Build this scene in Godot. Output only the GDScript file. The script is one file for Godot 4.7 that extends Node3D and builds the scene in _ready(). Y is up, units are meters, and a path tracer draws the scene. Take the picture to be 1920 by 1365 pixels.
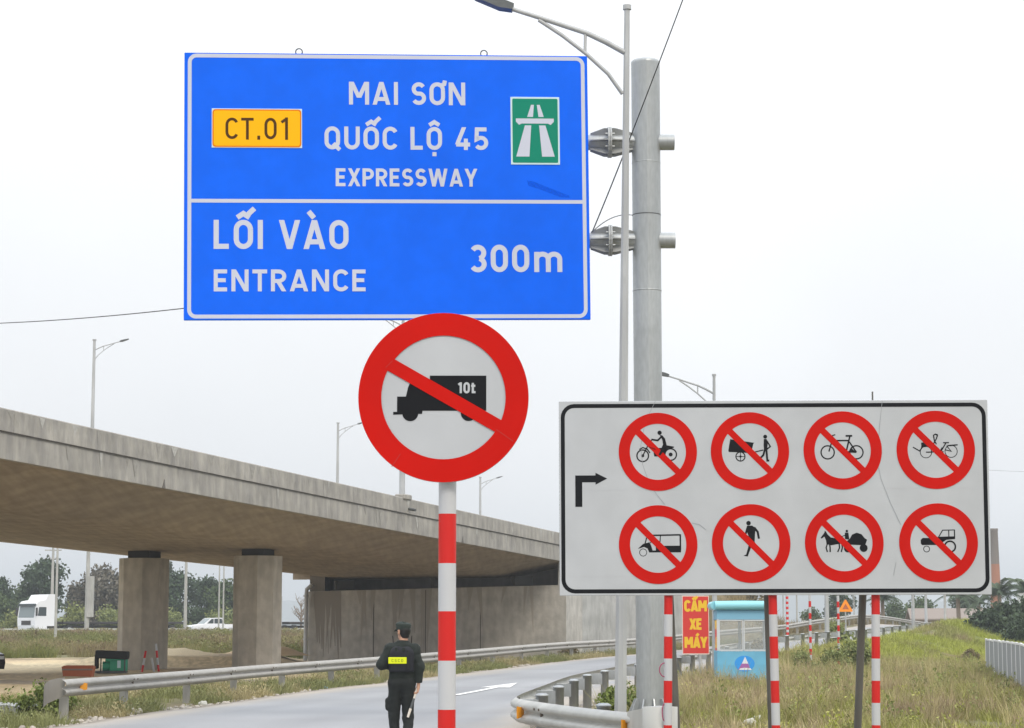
extends Node3D
# Expressway entrance signs beside an overpass. x right, y up, the road runs away along -z; helper V(x, height, distance).

var M := {}
var taken := {}
var rng := RandomNumberGenerator.new()

# ----------------------------------------------------------------
func _ready() -> void:
	rng.seed = 20
	# camera
	var cam := Camera3D.new()
	cam.name = "camera"
	cam.fov = 19.366
	cam.near = 0.1
	cam.far = 6000.0
	add_child(cam)
	cam.position = Vector3(0, 1.65, 0)
	cam.rotation_degrees = Vector3(7.019, 0, 0)
	cam.current = true
	# sky and air
	var env := Environment.new()
	env.background_mode = Environment.BG_SKY
	var sm := ProceduralSkyMaterial.new()
	sm.sky_top_color = Color(1.42, 1.45, 1.48)
	sm.sky_horizon_color = Color(0.905, 0.91, 0.918)
	sm.sky_energy_multiplier = 1.0
	sm.sky_curve = 1.2
	sm.ground_bottom_color = Color(0.35, 0.34, 0.30)
	sm.ground_horizon_color = Color(0.55, 0.55, 0.52)
	var cover := NoiseTexture2D.new()
	cover.width = 1024
	cover.height = 512
	cover.seamless = true
	cover.noise = noise(0.011, 4, 5)
	var ramp := Gradient.new()
	ramp.set_color(0, Color(0, 0, 0, 1))
	ramp.set_color(1, Color(0.46, 0.463, 0.468, 1))
	cover.color_ramp = ramp
	sm.sky_cover = cover
	var sky := Sky.new()
	sky.sky_material = sm
	env.sky = sky
	env.tonemap_mode = Environment.TONE_MAPPER_LINEAR
	env.tonemap_exposure = 1.1
	env.fog_enabled = true
	env.fog_light_color = Color(0.86, 0.885, 0.91)
	env.fog_density = 0.00055
	env.sdfgi_enabled = true
	env.ssao_enabled = true
	env.ssil_enabled = true
	var we := WorldEnvironment.new()
	we.name = "environment"
	we.environment = env
	add_child(we)
	var sun := DirectionalLight3D.new()
	sun.name = "sun"
	sun.light_color = Color(1.0, 0.965, 0.91)
	sun.light_energy = 0.5
	sun.light_angular_distance = 20.0
	sun.shadow_enabled = true
	add_child(sun)
	sun.rotation_degrees = Vector3(-42, 26, 0)
	materials()
	M.glass_lens = paint("glass_lens", 0.6, 0.62, 0.62, 0.1)
	land()
	overpass()
	guardrails()
	far_buildings()
	sign_pole()
	blue_sign()
	street_lamps()
	white_board()
	round_sign()
	banner()
	booth()
	fence()
	lorry("white flatbed lorry cab and trailer on the highway at far left", V(-44.6, 0.70, 206.5), -2.30, M.car_white, 14.0)
	lorry("grey lorry cab with an empty flatbed, between the right pier and the abutment", V(-24.3, 0.70, 221.5), -2.6, M.lorry_grey, 11.0)
	pickup()
	black_car()
	person()
	yard()
	trees()
	grass()

# ---------------------------------------------------------------- helpers
func V(x: float, h: float, d: float) -> Vector3:
	return Vector3(x, h, -d)

func numbered(called: String) -> String:
	var n: int = taken.get(called, 0)
	taken[called] = n + 1
	return called if n == 0 else "%s_%03d" % [called, n]

func tag(o: Node, label: String, category: String, group := "", kind := "") -> Node:
	if label: o.set_meta("label", label)
	if category: o.set_meta("category", category)
	if group: o.set_meta("group", group)
	if kind: o.set_meta("kind", kind)
	return o

func thing(called: String, label: String, category: String, at := Vector3.ZERO, turn := 0.0, group := "") -> Node3D:
	var o := Node3D.new()
	o.name = numbered(called)
	add_child(o, true)
	o.position = at
	o.rotation.y = turn
	tag(o, label, category, group)
	return o

func part(called: String, mesh: Mesh, m: Material, parent: Node, at := Transform3D()) -> MeshInstance3D:
	var o := MeshInstance3D.new()
	o.name = called if parent != self else numbered(called)
	o.mesh = mesh
	o.material_override = m
	parent.add_child(o, true)
	o.transform = at
	return o

func solo(called: String, mesh: Mesh, m: Material, label: String, category: String, group := "", at := Vector3.ZERO, turn := 0.0) -> MeshInstance3D:
	var o := part(called, mesh, m, self)
	o.position = at
	o.rotation.y = turn
	tag(o, label, category, group)
	return o

func structure(called: String, mesh: Mesh, m: Material, label: String) -> MeshInstance3D:
	var o := part(called, mesh, m, self)
	tag(o, label, "", "", "structure")
	return o

func dup(o: Node3D, called: String, label: String, at: Vector3, turn := 0.0, group := "") -> Node3D:
	var c: Node3D = o.duplicate()
	c.name = numbered(called)
	add_child(c, true)
	c.position = at
	c.rotation.y = turn
	c.set_meta("label", label)
	if group: c.set_meta("group", group)
	return c

func ST() -> SurfaceTool:
	var st := SurfaceTool.new()
	st.begin(Mesh.PRIMITIVE_TRIANGLES)
	st.set_smooth_group(-1)
	return st

func done(st: SurfaceTool) -> ArrayMesh:
	st.generate_normals()
	return st.commit()

func tri(st: SurfaceTool, a: Vector3, b: Vector3, c: Vector3) -> void:   # counter-clockwise seen from outside
	st.add_vertex(a); st.add_vertex(c); st.add_vertex(b)

func quad(st: SurfaceTool, a: Vector3, b: Vector3, c: Vector3, d: Vector3) -> void:
	tri(st, a, b, c); tri(st, a, c, d)

func box(st: SurfaceTool, c: Vector3, s: Vector3, basis := Basis(), bevel := 0.0) -> void:
	var h := s / 2.0
	if bevel <= 0.0:
		var p := []
		for i in 8:
			p.append(c + basis * Vector3(h.x if i & 1 else -h.x, h.y if i & 2 else -h.y, h.z if i & 4 else -h.z))
		quad(st, p[4], p[5], p[7], p[6]); quad(st, p[1], p[0], p[2], p[3])
		quad(st, p[5], p[1], p[3], p[7]); quad(st, p[0], p[4], p[6], p[2])
		quad(st, p[6], p[7], p[3], p[2]); quad(st, p[0], p[1], p[5], p[4])
		return
	var b := minf(bevel, minf(h.x, minf(h.y, h.z)) * 0.9)
	# bevelled box: an octagonal-ish prism along y with chamfered caps
	var rings := []
	for ring in [[-h.y, b], [-h.y + b, 0.0], [h.y - b, 0.0], [h.y, b]]:
		var y: float = ring[0]
		var inset: float = ring[1]
		var x := h.x - inset
		var z := h.z - inset
		var k := b if inset == 0.0 else b * 0.5
		var r := []
		for q in [Vector2(-x + k, z), Vector2(x - k, z), Vector2(x, z - k), Vector2(x, -z + k), Vector2(x - k, -z), Vector2(-x + k, -z), Vector2(-x, -z + k), Vector2(-x, z - k)]:
			r.append(c + basis * Vector3(q.x, y, q.y))
		rings.append(r)
	for i in 3:
		for j in 8:
			var k2 := (j + 1) % 8
			quad(st, rings[i][j], rings[i][k2], rings[i + 1][k2], rings[i + 1][j])
	for j in range(1, 7):
		tri(st, rings[3][0], rings[3][j], rings[3][j + 1])
		tri(st, rings[0][0], rings[0][j + 1], rings[0][j])

func beam(st: SurfaceTool, a: Vector3, b: Vector3, w: float, t: float, up := Vector3.UP) -> void:
	var y := (b - a).normalized()
	var x := y.cross(up).normalized() if absf(y.dot(up)) < 0.99 else y.cross(Vector3.FORWARD).normalized()
	box(st, (a + b) / 2.0, Vector3(w, a.distance_to(b), t), Basis(x, y, x.cross(y)))

func tube(st: SurfaceTool, pts: Array, radii: Array, sides := 12, caps := true, smooth := true, squash := 1.0) -> void:
	var rings := []
	var n := pts.size()
	var ref := Vector3(0.31, 0.2, 0.93).normalized()
	for i in n:
		var dir: Vector3 = (pts[mini(i + 1, n - 1)] - pts[maxi(i - 1, 0)]).normalized()
		if absf(dir.dot(ref)) > 0.95: ref = Vector3(0.9, 0.1, 0.2).normalized()
		var x := dir.cross(ref).normalized()
		var y := dir.cross(x).normalized()
		var r: float = radii[mini(i, radii.size() - 1)]
		var ring := []
		for k in sides:
			var a := -TAU * k / sides
			ring.append(pts[i] + x * cos(a) * r + y * sin(a) * r * squash)
		rings.append(ring)
	st.set_smooth_group(1 if smooth else -1)
	for i in n - 1:
		for k in sides:
			var k2 := (k + 1) % sides
			quad(st, rings[i][k], rings[i][k2], rings[i + 1][k2], rings[i + 1][k])
	st.set_smooth_group(-1)
	if caps:
		for k in range(1, sides - 1):
			tri(st, rings[0][0], rings[0][k + 1], rings[0][k])
			tri(st, rings[n - 1][0], rings[n - 1][k], rings[n - 1][k + 1])

func cyl(st: SurfaceTool, a: Vector3, b: Vector3, r0: float, r1 := -1.0, sides := 16, smooth := true) -> void:
	tube(st, [a, b], [r0, r0 if r1 < 0.0 else r1], sides, true, smooth)

func lathe(st: SurfaceTool, prof: Array, sides := 20, at := Vector3.ZERO) -> void:   # prof: Vector2(radius, y)
	st.set_smooth_group(1)
	for i in prof.size() - 1:
		for k in sides:
			var a0 := TAU * k / sides
			var a1 := TAU * (k + 1) / sides
			var p = prof[i]
			var q = prof[i + 1]
			quad(st, at + Vector3(p.x * sin(a0), p.y, p.x * cos(a0)), at + Vector3(p.x * sin(a1), p.y, p.x * cos(a1)), at + Vector3(q.x * sin(a1), q.y, q.x * cos(a1)), at + Vector3(q.x * sin(a0), q.y, q.x * cos(a0)))
	st.set_smooth_group(-1)

func prism(st: SurfaceTool, poly: PackedVector2Array, z0: float, z1: float, inset := 0.0, xf := Transform3D()) -> void:   # outline in x,y pushed along z
	var idx := Geometry2D.triangulate_polygon(poly)
	var p := poly
	if Geometry2D.is_polygon_clockwise(p):
		p = poly.duplicate()
		p.reverse()
		idx = Geometry2D.triangulate_polygon(p)
	var n := p.size()
	for i in range(0, idx.size(), 3):
		var a := p[idx[i]]
		var b := p[idx[i + 1]]
		var c := p[idx[i + 2]]
		if (b - a).cross(c - a) < 0.0:
			var s := b
			b = c
			c = s
		tri(st, xf * Vector3(a.x, a.y, z1), xf * Vector3(b.x, b.y, z1), xf * Vector3(c.x, c.y, z1))
		tri(st, xf * Vector3(a.x, a.y, z0), xf * Vector3(c.x, c.y, z0), xf * Vector3(b.x, b.y, z0))
	for i in n:
		var a := p[i]
		var b := p[(i + 1) % n]
		quad(st, xf * Vector3(a.x, a.y, z0), xf * Vector3(b.x, b.y, z0), xf * Vector3(b.x, b.y, z1), xf * Vector3(a.x, a.y, z1))

# ---------------------------------------------------------------- flat print: strokes, discs, polygons laid in x,y facing +z
func flat_poly(st: SurfaceTool, p: PackedVector2Array, z: float) -> void:
	var idx := Geometry2D.triangulate_polygon(p)
	for i in range(0, idx.size(), 3):
		var a := p[idx[i]]
		var b := p[idx[i + 1]]
		var c := p[idx[i + 2]]
		if (b - a).cross(c - a) < 0.0:
			var s := b
			b = c
			c = s
		tri(st, Vector3(a.x, a.y, z), Vector3(b.x, b.y, z), Vector3(c.x, c.y, z))

func stroke(st: SurfaceTool, pts: Array, w: float, z: float, closed := false, level := false) -> void:
	var n := pts.size()
	var l := []
	var r := []
	for i in n:
		var a: Vector2 = pts[(i - 1 + n) % n] if closed or i > 0 else pts[i]
		var b: Vector2 = pts[(i + 1) % n] if closed or i < n - 1 else pts[i]
		var p: Vector2 = pts[i]
		var d0 := (p - a).normalized() if p != a else (b - p).normalized()
		var d1 := (b - p).normalized() if p != b else d0
		var nn := (d0.orthogonal() + d1.orthogonal()).normalized()
		var k := w / 2.0 / maxf(0.45, nn.dot(d0.orthogonal()))
		if level:
			nn = Vector2(-1, 0) if d0.y > 0.0 else Vector2(1, 0)
			k = w / 2.0 / maxf(0.3, absf(d0.y))
		l.append(p - nn * k)
		r.append(p + nn * k)
	for i in (n if closed else n - 1):
		var j := (i + 1) % n
		var q := [l[i], l[j], r[j], r[i]]
		var a: Vector2 = q[1] - q[0]
		var b: Vector2 = q[2] - q[0]
		if a.cross(b) < 0.0: q.reverse()
		quad(st, Vector3(q[0].x, q[0].y, z), Vector3(q[1].x, q[1].y, z), Vector3(q[2].x, q[2].y, z), Vector3(q[3].x, q[3].y, z))

func arc(cx: float, cy: float, rx: float, ry: float, a0: float, a1: float, n := 14) -> Array:
	var o := []
	for i in n + 1:
		var a := deg_to_rad(lerpf(a0, a1, float(i) / n))
		o.append(Vector2(cx + rx * cos(a), cy + ry * sin(a)))
	return o

func disc(st: SurfaceTool, cx: float, cy: float, r: float, z: float, n := 40) -> void:
	flat_poly(st, PackedVector2Array(arc(cx, cy, r, r, 0, 360.0 - 360.0 / n, n - 1)), z)

func annulus(st: SurfaceTool, cx: float, cy: float, r0: float, r1: float, z: float, n := 72) -> void:
	stroke(st, arc(cx, cy, (r0 + r1) / 2, (r0 + r1) / 2, 0, 360.0 - 360.0 / n, n - 1), r1 - r0, z, true)

func round_rect(x0: float, y0: float, x1: float, y1: float, r: float) -> Array:
	var o := []
	o.append_array(arc(x1 - r, y1 - r, r, r, 0, 90, 6)); o.append_array(arc(x0 + r, y1 - r, r, r, 90, 180, 6))
	o.append_array(arc(x0 + r, y0 + r, r, r, 180, 270, 6)); o.append_array(arc(x1 - r, y0 + r, r, r, 270, 360, 6))
	return o

const GLYPHS := {
	"A": [0.70, "h 0.08,0 0.35,1;h 0.62,0 0.35,1;0.19,0.25 0.51,0.25"],
	"C": [0.60, "A:0.32,0.66,0.23,0.255,25,180 A:0.32,0.34,0.23,0.255,180,335"],
	"E": [0.54, "0.09,0 0.09,1;0.1,0.91 0.52,0.91;0.1,0.51 0.47,0.51;0.1,0.09 0.52,0.09"],
	"I": [0.20, "0.10,0 0.10,1"],
	"L": [0.52, "0.09,0 0.09,1;0.1,0.09 0.50,0.09"],
	"M": [0.82, "0.09,0 0.09,1;0.73,0 0.73,1;h 0.11,1 0.41,0.3;h 0.71,1 0.41,0.3"],
	"N": [0.68, "0.09,0 0.09,1;0.59,0 0.59,1;h 0.10,1 0.58,0"],
	"O": [0.64, "A:0.32,0.66,0.23,0.255,0,180 A:0.32,0.34,0.23,0.255,180,360 0.55,0.66"],
	"P": [0.58, "0.09,0 0.09,1;0.1,0.91 0.30,0.91 A:0.30,0.69,0.22,0.22,90,-90 0.1,0.47"],
	"Q": [0.66, "A:0.32,0.66,0.23,0.255,0,180 A:0.32,0.34,0.23,0.255,180,360 0.55,0.66;0.36,0.26 0.62,-0.02"],
	"R": [0.60, "0.09,0 0.09,1;0.1,0.91 0.30,0.91 A:0.30,0.69,0.22,0.22,90,-90 0.1,0.47;h 0.28,0.47 0.51,0"],
	"S": [0.58, "A:0.29,0.70,0.20,0.21,28,250 A:0.29,0.30,0.21,0.21,70,-152"],
	"T": [0.56, "0,0.91 0.56,0.91;0.28,0 0.28,0.9"],
	"U": [0.64, "0.09,1 A:0.32,0.34,0.23,0.255,180,360 0.55,1"],
	"V": [0.66, "h 0.07,1 0.33,0;h 0.59,1 0.33,0"],
	"W": [0.98, "h 0.07,1 0.27,0;h 0.49,1 0.27,0;h 0.49,1 0.71,0;h 0.91,1 0.71,0"],
	"X": [0.62, "h 0.08,1 0.54,0;h 0.54,1 0.08,0"],
	"Y": [0.62, "h 0.06,1 0.31,0.4;h 0.56,1 0.31,0.4;0.31,0 0.31,0.45"],
	"Đ": [0.66, "0.12,0 0.12,1;0.13,0.91 0.30,0.91 A:0.30,0.5,0.26,0.41,90,-90 0.13,0.09;0,0.5 0.3,0.5"],
	"Ơ": [0.64, "A:0.32,0.66,0.23,0.255,0,180 A:0.32,0.34,0.23,0.255,180,360 0.55,0.66;0.46,0.86 0.60,0.92 0.63,1.08"],
	"Ố": [0.64, "A:0.32,0.66,0.23,0.255,0,180 A:0.32,0.34,0.23,0.255,180,360 0.55,0.66;0.12,1.08 0.32,1.22 0.52,1.08;0.48,1.2 0.68,1.4"],
	"Ộ": [0.64, "A:0.32,0.66,0.23,0.255,0,180 A:0.32,0.34,0.23,0.255,180,360 0.55,0.66;0.12,1.08 0.32,1.22 0.52,1.08;0.32,-0.28 0.32,-0.10"],
	"À": [0.70, "h 0.08,0 0.35,1;h 0.62,0 0.35,1;0.19,0.25 0.51,0.25;0.16,1.30 0.34,1.07"],
	"Á": [0.70, "h 0.08,0 0.35,1;h 0.62,0 0.35,1;0.19,0.25 0.51,0.25;0.32,1.07 0.54,1.30"],
	"Ấ": [0.70, "h 0.08,0 0.35,1;h 0.62,0 0.35,1;0.19,0.25 0.51,0.25;0.15,1.08 0.35,1.22 0.55,1.08;0.5,1.2 0.68,1.36"],
	"0": [0.60, "A:0.30,0.66,0.21,0.255,0,180 A:0.30,0.34,0.21,0.255,180,360 0.51,0.66"],
	"1": [0.42, "0.29,0 0.29,1;0.30,0.94 0.06,0.78"],
	"3": [0.57, "A:0.27,0.70,0.20,0.21,150,-75;A:0.27,0.29,0.21,0.21,75,-150"],
	"4": [0.62, "h 0.36,1 0.08,0.25;0.04,0.24 0.60,0.24;0.43,0 0.43,0.5"],
	"5": [0.58, "0.52,0.91 0.13,0.91 0.115,0.47 A:0.29,0.315,0.215,0.225,128,-145"],
	"m": [0.88, "0.09,0 0.09,0.74;A:0.265,0.47,0.175,0.19,180,0 0.44,0;A:0.615,0.47,0.175,0.19,180,0 0.79,0"],
	"t": [0.44, "0.16,0.95 0.16,0.10 0.42,0.10;0.0,0.68 0.40,0.68"],
	".": [0.20, "0.10,0 0.10,0.18"],
	" ": [0.26, ""],
}

func lettering(st: SurfaceTool, s: String, x: float, y: float, cap: float, width: float, weight: float, z: float, gap := 0.13) -> void:
	var natural := 0.0
	for ch in s: natural += GLYPHS[ch][0] + gap
	natural -= gap
	var sx := width / natural
	var layer := 0
	for ch in s:
		for one in (GLYPHS[ch][1] as String).split(";", false):
			var level := one.begins_with("h ")
			var pts := []
			for tok in one.trim_prefix("h ").split(" ", false):
				if tok.begins_with("A:"):
					var v := tok.substr(2).split_floats(",")
					pts.append_array(arc(v[0], v[1], v[2], v[3], v[4], v[5], 16))
				else:
					var v := tok.split_floats(",")
					pts.append(Vector2(v[0], v[1]))
			var at := []
			for p in pts:
				var q := Vector2(x + p.x * sx, y + p.y * cap)
				if at.is_empty() or at[-1].distance_to(q) > 1e-4: at.append(q)
			stroke(st, at, weight * cap, z + layer * 0.00025, false, level)
			layer += 1
		x += (GLYPHS[ch][0] + gap) * sx

func words(o: Node, s: String, x: float, y: float, cap: float, width: float, weight: float, z: float, m: Material, gap := 0.13) -> void:
	var natural := -gap
	for ch in s: natural += GLYPHS[ch][0] + gap
	var k := width / natural
	for word in s.split(" "):
		var own := -gap
		for ch in word: own += GLYPHS[ch][0] + gap
		var st := ST()
		lettering(st, word, x, y, cap, own * k, weight, z, gap)
		part("lettering", done(st), m, o)
		x += (own + gap + GLYPHS[" "][0] + gap) * k

func pictogram(cmds: Array, r: float, z: float) -> ArrayMesh:
	var st := ST()
	var layer := 0
	for c in cmds:
		var zz := z + layer * 0.0002
		layer += 1
		match c[0]:
			"p":
				var p := PackedVector2Array()
				for i in range(0, c[1].size(), 2): p.append(Vector2(c[1][i], c[1][i + 1]) * r)
				flat_poly(st, p, zz)
			"s":
				var p := []
				for i in range(0, c[2].size(), 2): p.append(Vector2(c[2][i], c[2][i + 1]) * r)
				stroke(st, p, c[1] * r, zz)
			"o": annulus(st, c[1] * r, c[2] * r, (c[3] - c[4]) * r, c[3] * r, zz, 36)
			"d": disc(st, c[1] * r, c[2] * r, c[3] * r, zz, 28)
	return done(st)

# ---------------------------------------------------------------- solid figures from a distance field (surface nets)
func field_mesh(bones: Array, cell: float, blend: float, wrinkle := 0.0, cuts := []) -> ArrayMesh:
	# bones: [a, b, ra, rb]; cuts: [point, outward normal] remove what lies beyond a plane
	var lo := Vector3.INF
	var hi := -Vector3.INF
	for b in bones:
		for e in 2:
			var r: Vector3 = Vector3.ONE * (b[2 + e] + blend + 2 * cell)
			lo = lo.min(b[e] - r)
			hi = hi.max(b[e] + r)
	var nx := int((hi.x - lo.x) / cell) + 2
	var ny := int((hi.y - lo.y) / cell) + 2
	var nz := int((hi.z - lo.z) / cell) + 2
	var f := PackedFloat32Array()
	f.resize(nx * ny * nz)
	f.fill(1.0)
	for b in bones:
		var a: Vector3 = b[0]
		var ab: Vector3 = b[1] - a
		var ra: float = b[2]
		var rb: float = b[3]
		var l2 := maxf(ab.length_squared(), 1e-8)
		var reach := maxf(ra, rb) + blend + 2.0 * cell
		var p0 := ((a.min(b[1]) - Vector3.ONE * reach - lo) / cell).floor()
		var p1 := ((a.max(b[1]) + Vector3.ONE * reach - lo) / cell).ceil()
		for iz in range(maxi(0, int(p0.z)), mini(nz, int(p1.z) + 1)):
			for iy in range(maxi(0, int(p0.y)), mini(ny, int(p1.y) + 1)):
				var row := (iz * ny + iy) * nx
				for ix in range(maxi(0, int(p0.x)), mini(nx, int(p1.x) + 1)):
					var q := lo + Vector3(ix, iy, iz) * cell - a
					var t := clampf(q.dot(ab) / l2, 0.0, 1.0)
					var d := (q - ab * t).length() - lerpf(ra, rb, t)
					var o := f[row + ix]
					var h := maxf(blend - absf(o - d), 0.0) / blend
					f[row + ix] = minf(o, d) - h * h * blend * 0.25
	if wrinkle > 0.0 or cuts:
		var fold := FastNoiseLite.new()
		fold.seed = 5
		fold.frequency = 7.0
		for iz in nz:
			for iy in ny:
				var row := (iz * ny + iy) * nx
				for ix in nx:
					if f[row + ix] > 3.0 * cell + wrinkle: continue
					var q := lo + Vector3(ix, iy, iz) * cell
					if wrinkle > 0.0: f[row + ix] += wrinkle * fold.get_noise_3d(q.x, q.y * 1.6, q.z)
					for c in cuts: f[row + ix] = maxf(f[row + ix], (q - c[0]).dot(c[1]))
	var index := {}
	var vs := PackedVector3Array()
	var tris := PackedInt32Array()
	var step := [1, nx, nx * ny]
	for iz in nz - 1:
		for iy in ny - 1:
			for ix in nx - 1:
				var at := (iz * ny + iy) * nx + ix
				var mask := 0
				for k in 8:
					if f[at + (k & 1) + ((k >> 1) & 1) * nx + (k >> 2) * nx * ny] < 0.0: mask |= 1 << k
				if mask == 0 or mask == 255: continue
				var sum := Vector3.ZERO
				var n := 0
				for k in 8:
					for ax in 3:
						if k & (1 << ax): continue
						var k2 := k | (1 << ax)
						if ((mask >> k) & 1) == ((mask >> k2) & 1): continue
						var fa := f[at + (k & 1) + ((k >> 1) & 1) * nx + (k >> 2) * nx * ny]
						var fb := f[at + (k2 & 1) + ((k2 >> 1) & 1) * nx + (k2 >> 2) * nx * ny]
						var p := Vector3(k & 1, (k >> 1) & 1, k >> 2)
						p[ax] += fa / (fa - fb)
						sum += p
						n += 1
				index[at] = vs.size()
				vs.append(lo + (Vector3(ix, iy, iz) + sum / n) * cell)
	for iz in range(1, nz - 1):
		for iy in range(1, ny - 1):
			for ix in range(1, nx - 1):
				var at := (iz * ny + iy) * nx + ix
				var inside := f[at] < 0.0
				for ax in 3:
					if inside == (f[at + step[ax]] < 0.0): continue
					var u: int = step[(ax + 1) % 3]
					var w: int = step[(ax + 2) % 3]
					if not (index.has(at) and index.has(at - u) and index.has(at - w) and index.has(at - u - w)): continue
					var q := [index[at - u - w], index[at - w], index[at], index[at - u]]
					if inside: q.reverse()
					tris.append_array([q[0], q[1], q[2], q[0], q[2], q[3]])
	var st := SurfaceTool.new()
	st.begin(Mesh.PRIMITIVE_TRIANGLES)
	st.set_smooth_group(1)
	for i in tris: st.add_vertex(vs[i])
	st.generate_normals()
	return st.commit()

# ---------------------------------------------------------------- materials
func noise(freq: float, seed_: int, octaves := 4, kind := FastNoiseLite.TYPE_SIMPLEX_SMOOTH) -> FastNoiseLite:
	var n := FastNoiseLite.new()
	n.noise_type = kind
	n.frequency = freq
	n.seed = seed_
	n.fractal_octaves = octaves
	return n

func noise_tex(freq: float, seed_: int, lo: float, hi: float, size := 512, octaves := 4, normal := false, tint_lo := Color.WHITE, tint_hi := Color.WHITE) -> NoiseTexture2D:
	var t := NoiseTexture2D.new()
	t.width = size
	t.height = size
	t.seamless = true
	t.noise = noise(freq, seed_, octaves)
	if normal:
		t.as_normal_map = true
		t.bump_strength = hi
	else:
		var g := Gradient.new()
		g.set_color(0, Color(lo * tint_lo.r, lo * tint_lo.g, lo * tint_lo.b))
		g.set_color(1, Color(hi * tint_hi.r, hi * tint_hi.g, hi * tint_hi.b))
		g.set_offset(0, 0.15)
		g.set_offset(1, 0.85)
		t.color_ramp = g
	return t

func paint(name_: String, r: float, g: float, b: float, rough := 0.6, metal := 0.0) -> StandardMaterial3D:   # linear base colour
	var m := StandardMaterial3D.new()
	m.resource_name = name_
	m.albedo_color = Color(r, g, b).linear_to_srgb()
	m.roughness = rough
	m.metallic = metal
	M[name_] = m
	return m

func textured(m: StandardMaterial3D, t: Texture2D, scale: Vector3, world := true) -> StandardMaterial3D:
	m.albedo_texture = t
	m.uv1_triplanar = true
	m.uv1_world_triplanar = world
	m.uv1_scale = scale
	return m

func detail(m: StandardMaterial3D, t: Texture2D, scale: Vector3, world := true) -> void:
	m.detail_enabled = true
	m.detail_albedo = t
	m.detail_blend_mode = BaseMaterial3D.BLEND_MODE_MUL
	m.detail_uv_layer = BaseMaterial3D.DETAIL_UV_2
	m.uv2_triplanar = true
	m.uv2_world_triplanar = world
	m.uv2_scale = scale

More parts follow.
